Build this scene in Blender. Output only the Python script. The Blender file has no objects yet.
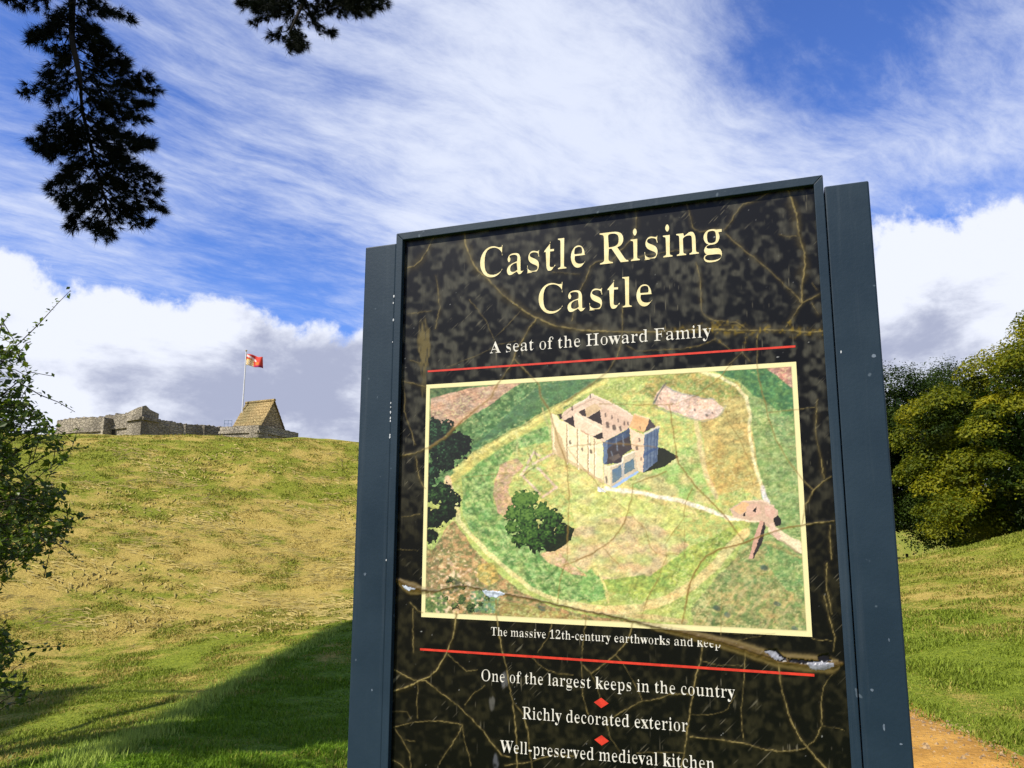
import bpy, bmesh, math, json
import numpy as np

SC = bpy.context.scene
COL = SC.collection
RNG = np.random.default_rng(7)

# ------------------------------------------------------------------ camera
F = 789.7
PITCH, ROLL = math.radians(9.745), math.radians(0.194)
CAM = np.array([0.0, 0.0, 1.6])
cd = bpy.data.cameras.new('camera')
cd.sensor_width = 36.0
cd.lens = 36.0 * F / 1024.0
cd.clip_start, cd.clip_end = 0.05, 9000.0
cam = bpy.data.objects.new('camera', cd)
COL.objects.link(cam)
cam.location = CAM
SC.camera = cam


def ray(u, v):
    a = (np.asarray(u, float) - 512) / F
    b = -(np.asarray(v, float) - 384) / F
    c, s = math.cos(ROLL), math.sin(ROLL)
    a, b = a * c - b * s, a * s + b * c
    return np.stack([a, math.cos(PITCH) - math.sin(PITCH) * b, math.sin(PITCH) + math.cos(PITCH) * b], -1)


def pt(u, v, d):
    """the point seen at a photo pixel, d metres away along the ground"""
    r = ray(u, v)
    return CAM + r * (np.asarray(d) / np.hypot(r[..., 0], r[..., 1]))[..., None]


def proj(p):
    q = np.asarray(p, float) - CAM
    y = q[..., 1] * math.cos(PITCH) + q[..., 2] * math.sin(PITCH)
    z = -q[..., 1] * math.sin(PITCH) + q[..., 2] * math.cos(PITCH)
    ys = np.where(y > 0.01, y, 0.01)
    a, b = q[..., 0] / ys, z / ys
    c, s = math.cos(ROLL), math.sin(ROLL)
    a, b = a * c + b * s, -a * s + b * c
    return np.where(y > 0.01, 512 + a * F, -9999), np.where(y > 0.01, 384 - b * F, -9999)


from mathutils import Matrix, Vector
_f = Vector(ray(512, 384)).normalized()
_r = Vector(ray(513, 384) - ray(512, 384)).normalized()
_u = _r.cross(_f)
M3 = Matrix((_r, _u, -_f)).transposed()
cam.rotation_euler = M3.to_euler()

# ------------------------------------------------------------------ light
SUN_EL = math.radians(46)
SUN_AZ_LEFT = math.radians(55)           # from straight behind the camera round to the left
SUN = np.array([-math.sin(SUN_AZ_LEFT) * math.cos(SUN_EL), -math.cos(SUN_AZ_LEFT) * math.cos(SUN_EL), math.sin(SUN_EL)])
SUN_STRENGTH = 5.0
SKY_STRENGTH = 0.08
EXPOSURE = 0.65
ld = bpy.data.lights.new('sun', 'SUN')
ld.energy = SUN_STRENGTH
ld.angle = math.radians(0.55)
ld.color = (1.0, 0.94, 0.84)
sun = bpy.data.objects.new('sun', ld)
COL.objects.link(sun)
sun.location = (-20, -14, 30)
sun.rotation_euler = Vector(SUN).to_track_quat('Z', 'Y').to_euler()

SC.view_settings.view_transform = 'Standard'
SC.view_settings.look = 'None'
SC.view_settings.gamma = 1.0
SC.view_settings.use_curve_mapping = False
SC.view_settings.exposure = EXPOSURE

wd = bpy.data.worlds.new('World')
SC.world = wd
wd.use_nodes = True
NT = wd.node_tree
for n in list(NT.nodes):
    NT.nodes.remove(n)


class G:
    """small helper that chains shader math nodes"""
    def __init__(s, nt):
        s.nt = nt

    def n(s, t, **k):
        o = s.nt.nodes.new(t)
        for a, b in k.items():
            setattr(o, a, b)
        return o

    def l(s, a, b):
        s.nt.links.new(a, b)

    def put(s, sock, v):
        if hasattr(v, 'is_linked') or hasattr(v, 'links'):
            s.l(v, sock)
        else:
            sock.default_value = v

    def m(s, op, a, b=0.0, c=0.0, clamp=False):
        o = s.n('ShaderNodeMath', operation=op, use_clamp=clamp)
        for i, v in enumerate((a, b, c)):
            s.put(o.inputs[i], v)
        return o.outputs[0]

    def ss(s, x, lo, hi, a=0.0, b=1.0):
        o = s.n('ShaderNodeMapRange', interpolation_type='SMOOTHSTEP')
        s.put(o.inputs[0], x)
        for i, v in enumerate((lo, hi, a, b)):
            o.inputs[i + 1].default_value = v
        return o.outputs[0]

    def noise(s, vec, scale, detail=4, rough=0.55, dist=0.0, dim='3D'):
        o = s.n('ShaderNodeTexNoise', noise_dimensions=dim)
        if vec is not None:
            s.l(vec, o.inputs['Vector'])
        o.inputs['Scale'].default_value = scale
        o.inputs['Detail'].default_value = detail
        o.inputs['Roughness'].default_value = rough
        o.inputs['Distortion'].default_value = dist
        return o.outputs[0]

    def mix(s, f, a, b, mode='MIX'):
        o = s.n('ShaderNodeMix', data_type='RGBA', blend_type=mode)
        s.put(o.inputs[0], f)
        for i, v in ((6, a), (7, b)):
            s.put(o.inputs[i], tuple(v) + (1,) if isinstance(v, (tuple, list)) and len(v) == 3 else v)
        return o.outputs[2]

    def xyz(s, x, y, z):
        o = s.n('ShaderNodeCombineXYZ')
        for i, v in enumerate((x, y, z)):
            s.put(o.inputs[i], v)
        return o.outputs[0]


w = G(NT)
sky = w.n('ShaderNodeTexSky', sky_type='NISHITA')
sky.sun_disc = False
sky.sun_elevation = SUN_EL
sky.sun_rotation = math.pi + SUN_AZ_LEFT     # clockwise from +Y seen from above
sky.altitude = 30
sky.air_density = 1.0
sky.dust_density = 0.6
sky.ozone_density = 2.5
tc = w.n('ShaderNodeTexCoord')
D = tc.outputs['Generated']
sp = w.n('ShaderNodeSeparateXYZ')
w.l(D, sp.inputs[0])
dx, dy, dz = sp.outputs


def blob(u, v, rad, wt):
    """a soft patch of the sky, as a direction and an angular size (photo pixels / F)"""
    r = ray(u, v)
    r = r / np.linalg.norm(r)
    o = w.n('ShaderNodeVectorMath', operation='DOT_PRODUCT')
    w.l(D, o.inputs[0])
    o.inputs[1].default_value = tuple(r)
    k = 2.0 * (F / rad) ** 2 * 0.5
    e = w.m('EXPONENT', w.m('MULTIPLY', w.m('SUBTRACT', o.outputs['Value'], 1.0), k))
    return w.m('MULTIPLY', e, wt)


def blobs(lst):
    t = None
    for b in lst:
        q = blob(*b)
        t = q if t is None else w.m('ADD', t, q)
    return t


zz = w.m('ADD', w.m('MAXIMUM', dz, 0.0), 0.10)
px_, py_ = w.m('DIVIDE', dx, zz), w.m('DIVIDE', dy, zz)
al = w.m('MULTIPLY', w.m('ADD', px_, py_), 0.7071)
ac = w.m('MULTIPLY', w.m('SUBTRACT', px_, py_), 0.7071)
warp = w.noise(w.xyz(px_, py_, 3.7), 0.9, 3)
ac2 = w.m('ADD', ac, w.m('MULTIPLY', warp, 0.5))
c1 = w.noise(w.xyz(w.m('MULTIPLY', al, 0.62), w.m('MULTIPLY', ac2, 1.35), 0.3), 1.35, 9, 0.62, 0.1)
c2 = w.noise(w.xyz(w.m('MULTIPLY', al, 1.3), w.m('MULTIPLY', ac2, 2.6), 5.1), 4.2, 8, 0.68, 0.15)
CIRRUS = [(795, 25, 80, -.40), (850, 95, 55, -.14), (330, 240, 50, -.14), (240, 250, 45, -.10), (935, 222, 42, -.30), (170, 165, 60, -.06),
          (20, 80, 60, -.20), (130, 50, 60, -.05), (880, 150, 60, .10), (960, 90, 110, .07), (985, 170, 50, .05),
          (480, 60, 90, .12), (650, 70, 110, .17), (560, 140, 120, .15), (420, 200, 70, .16), (60, 200, 60, .08), (250, 190, 60, .08), (760, 150, 70, .14), (330, 60, 90, .06)]
dens = w.m('ADD', w.m('ADD', w.m('MULTIPLY', c1, 0.92), w.m('MULTIPLY', c2, 0.66)), blobs(CIRRUS))
cirrus = w.ss(dens, 0.60, 1.28)
# low cumulus banks
cn = w.noise(D, 9.0, 10, 0.62, 0.1)
cn2 = w.noise(D, 3.2, 5, 0.55)
CUM = [(200, 300, 60, .07), (70, 290, 60, .05), (930, 275, 60, .12), (1000, 255, 50, .10), (340, 262, 35, -.12), (250, 245, 50, -.12), (880, 215, 30, .10),
       (100, 235, 70, -.12), (10, 205, 40, -.12), (805, 130, 20, .17), (200, 240, 50, -.1)]
cden = w.m('ADD', w.m('ADD', w.m('MULTIPLY', cn, 0.75), w.m('MULTIPLY', cn2, 0.25)),
           w.m('ADD', w.m('MULTIPLY', w.m('SUBTRACT', 0.285, dz), 2.2), blobs(CUM)))
cum = w.ss(cden, 0.495, 0.59)
# shaded undersides: thick low parts of the bank
sh = w.noise(w.xyz(dx, dy, w.m('MULTIPLY', dz, 2.0)), 7.5, 9, 0.62, 0.2)
LOW = [(240, 375, 75, .20), (60, 385, 60, .10), (330, 395, 45, .12), (920, 335, 40, .14), (190, 285, 45, -.20), (60, 300, 60, -.15), (900, 260, 50, -.2), (1000, 280, 60, -.12),
       (330, 330, 40, -.12), (310, 300, 30, -.22), (60, 410, 18, -.3), (130, 320, 50, -.12)]
shade = w.ss(w.m('ADD', sh, blobs(LOW)), 0.40, 0.70)
K = 1.0 / SKY_STRENGTH
blue = w.mix(1.0, sky.outputs[0], (0.66, 0.90, 1.55), 'MULTIPLY')
white_ci = tuple(K * c for c in (0.545, 0.58, 0.67))
white_cu = tuple(K * c for c in (0.57, 0.595, 0.67))
grey_cu = tuple(K * c for c in (0.275, 0.30, 0.405))
col = w.mix(w.m('MULTIPLY', cirrus, 0.90), blue, white_ci)
col = w.mix(cum, col, w.mix(shade, white_cu, grey_cu))
bg = w.n('ShaderNodeBackground')
w.l(col, bg.inputs[0])
bg.inputs[1].default_value = SKY_STRENGTH
wo = w.n('ShaderNodeOutputWorld')
w.l(bg.outputs[0], wo.inputs[0])


# ------------------------------------------------------------------ helpers
AF = 0.72      # scales every base colour below to a real-world albedo


def af(c):
    return tuple(AF * float(q) for q in c)


def lin(c):
    c = np.asarray(c, float) / 255.0
    return np.where(c <= 0.04045, c / 12.92, ((c + 0.055) / 1.055) ** 2.4)


def hash2(ix, iy, seed):
    h = (ix.astype(np.int64) * 374761393 + iy.astype(np.int64) * 668265263 + seed * 982451653) & 0xffffffff
    h = ((h ^ (h >> 13)) * 1274126177) & 0xffffffff
    h = (h ^ (h >> 16)) & 0xffffffff
    return h / 4294967295.0


def vnoise(x, y, seed=0):
    x, y = np.asarray(x, float), np.asarray(y, float)
    ix, iy = np.floor(x), np.floor(y)
    fx, fy = x - ix, y - iy
    fx, fy = fx * fx * (3 - 2 * fx), fy * fy * (3 - 2 * fy)
    a, b = hash2(ix, iy, seed), hash2(ix + 1, iy, seed)
    c, d = hash2(ix, iy + 1, seed), hash2(ix + 1, iy + 1, seed)
    return (a * (1 - fx) + b * fx) * (1 - fy) + (c * (1 - fx) + d * fx) * fy


def fbm(x, y, seed=0, octv=4, gain=0.5):
    t = 0.0
    a = 1.0
    s = 0.0
    for i in range(octv):
        t = t + a * vnoise(x * 2 ** i + 17.3 * i, y * 2 ** i - 9.1 * i, seed + i)
        s += a
        a *= gain
    return t / s


def smooth(x, a, b):
    t = np.clip((x - a) / (b - a), 0, 1)
    return t * t * (3 - 2 * t)


def new_obj(name, me, parent=None, mat=None):
    o = bpy.data.objects.new(name, me)
    COL.objects.link(o)
    if mat is not None:
        me.materials.append(mat)
    if parent is not None:
        o.parent = parent
    return o


def np_mesh(name, V, Q, mat=None, parent=None, col=None, shade_smooth=False, attr=None):
    """mesh from arrays: V (n,3), Q (m,3 or 4)"""
    V = np.ascontiguousarray(V, np.float32)
    Q = np.ascontiguousarray(Q, np.int32)
    me = bpy.data.meshes.new(name)
    k = Q.shape[1]
    me.vertices.add(len(V))
    me.vertices.foreach_set('co', V.ravel())
    me.loops.add(Q.size)
    me.loops.foreach_set('vertex_index', Q.ravel())
    me.polygons.add(len(Q))
    me.polygons.foreach_set('loop_start', np.arange(0, Q.size, k, dtype=np.int32))
    me.polygons.foreach_set('loop_total', np.full(len(Q), k, np.int32))
    me.polygons.foreach_set('use_smooth', np.full(len(Q), shade_smooth, bool))
    me.update(calc_edges=True)
    if col is not None:
        a = me.color_attributes.new('Col', 'FLOAT_COLOR', 'POINT')
        c4 = np.ones((len(V), 4), np.float32)
        c4[:, :3] = np.asarray(col) * AF
        a.data.foreach_set('color', c4.ravel())
    if attr is not None:
        for nm, val in attr.items():
            a = me.attributes.new(nm, 'FLOAT', 'POINT')
            a.data.foreach_set('value', np.ascontiguousarray(val, np.float32))
    return new_obj(name, me, parent, mat)


def thing(name, label, cat, loc=(0, 0, 0), group=None):
    o = bpy.data.objects.new(name, None)
    o.empty_display_size = 0.2
    COL.objects.link(o)
    o.location = loc
    tag(o, label, cat, group)
    return o


def tag(o, label=None, cat=None, group=None, kind=None):
    if label: o['label'] = label
    if cat: o['category'] = cat
    if group: o['group'] = group
    if kind: o['kind'] = kind
    return o


class MB:
    """collects polygons into one mesh"""
    def __init__(s):
        s.v, s.f = [], []

    def poly(s, pts):
        i = len(s.v)
        s.v += [tuple(map(float, p)) for p in pts]
        s.f.append(tuple(range(i, i + len(pts))))

    def box8(s, c):
        """c: 8 corners, bottom ring then top ring (counter-clockwise from above)"""
        i = len(s.v)
        s.v += [tuple(map(float, p)) for p in c]
        for q in ((3, 2, 1, 0), (4, 5, 6, 7), (0, 1, 5, 4), (1, 2, 6, 5), (2, 3, 7, 6), (3, 0, 4, 7)):
            s.f.append(tuple(i + k for k in q))

    def box(s, x0, x1, y0, y1, z0, z1):
        s.box8([(x0, y0, z0), (x1, y0, z0), (x1, y1, z0), (x0, y1, z0), (x0, y0, z1), (x1, y0, z1), (x1, y1, z1), (x0, y1, z1)])

    def tube(s, pts, rad, n=6, cap=True):
        pts = [np.asarray(p, float) for p in pts]
        rad = [rad] * len(pts) if np.isscalar(rad) else list(rad)
        base = len(s.v)
        for k, p in enumerate(pts):
            t = pts[min(k + 1, len(pts) - 1)] - pts[max(k - 1, 0)]
            t = t / (np.linalg.norm(t) + 1e-9)
            a = np.cross(t, (0, 0, 1) if abs(t[2]) < 0.9 else (1, 0, 0))
            a /= np.linalg.norm(a)
            b = np.cross(t, a)
            for j in range(n):
                th = 2 * math.pi * j / n
                s.v.append(tuple(p + rad[k] * (math.cos(th) * a + math.sin(th) * b)))
        for k in range(len(pts) - 1):
            for j in range(n):
                a0 = base + k * n + j
                a1 = base + k * n + (j + 1) % n
                s.f.append((a0, a0 + n, a1 + n, a1))
        if cap:
            s.f.append(tuple(base + j for j in range(n)))
            s.f.append(tuple(base + (len(pts) - 1) * n + n - 1 - j for j in range(n)))

    def build(s, name, mat, parent=None, bevel=0, smooth_=False, bev_seg=2):
        me = bpy.data.meshes.new(name)
        me.from_pydata(s.v, [], s.f)
        bm = bmesh.new()
        bm.from_mesh(me)
        bmesh.ops.recalc_face_normals(bm, faces=bm.faces[:])
        if bevel:
            bmesh.ops.bevel(bm, geom=bm.edges[:], offset=bevel, segments=bev_seg, affect='EDGES', profile=0.5)
        bm.to_mesh(me)
        bm.free()
        if smooth_:
            for p in me.polygons:
                p.use_smooth = True
        return new_obj(name, me, parent, mat)


# ------------------------------------------------------------------ materials
def mat_new(name):
    m = bpy.data.materials.new(name)
    m.use_nodes = True
    g = G(m.node_tree)
    b = m.node_tree.nodes['Principled BSDF']
    return m, g, b


def mat_noise(name, c0, c1, scale, rough=0.7, bump=0.0, bscale=None, detail=5, lo=0.35, hi=0.65, spec=0.3, bdist=0.02):
    m, g, b = mat_new(name)
    c0, c1 = af(c0), af(c1)
    t = g.n('ShaderNodeTexCoord').outputs['Object']
    n = g.ss(g.noise(t, scale, detail), lo, hi)
    g.l(g.mix(n, c0, c1), b.inputs['Base Color'])
    b.inputs['Roughness'].default_value = rough
    b.inputs['Specular IOR Level'].default_value = spec
    if bump:
        bn = g.n('ShaderNodeBump')
        bn.inputs['Strength'].default_value = bump
        bn.inputs['Distance'].default_value = bdist
        g.l(g.noise(t, bscale or scale * 3, 6), bn.inputs['Height'])
        g.l(bn.outputs[0], b.inputs['Normal'])
    return m


def mat_leaf(name, cols, trans=0.35, rough=0.55, spec=0.25, tint=1.6):
    """leaf colours picked at random for each leaf, with some light coming through"""
    m, g, b = mat_new(name)
    geo = g.n('ShaderNodeNewGeometry')
    r = g.n('ShaderNodeValToRGB')
    g.l(geo.outputs['Random Per Island'], r.inputs[0])
    el = r.color_ramp.elements
    while len(el) < len(cols):
        el.new(0.5)
    for i, c in enumerate(cols):
        el[i].position = i / (len(cols) - 1)
        el[i].color = af(c) + (1,)
    g.l(r.outputs[0], b.inputs['Base Color'])
    b.inputs['Roughness'].default_value = rough
    b.inputs['Specular IOR Level'].default_value = spec
    if trans > 0:
        tr = g.n('ShaderNodeBsdfTranslucent')
        g.l(g.mix(1.0, r.outputs[0], (tint, tint * 1.05, tint * 0.5), 'MULTIPLY'), tr.inputs[0])
        ms = g.n('ShaderNodeMixShader')
        ms.inputs[0].default_value = trans
        g.l(b.outputs[0], ms.inputs[1])
        g.l(tr.outputs[0], ms.inputs[2])
        g.l(ms.outputs[0], m.node_tree.nodes['Material Output'].inputs[0])
    return m


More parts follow.
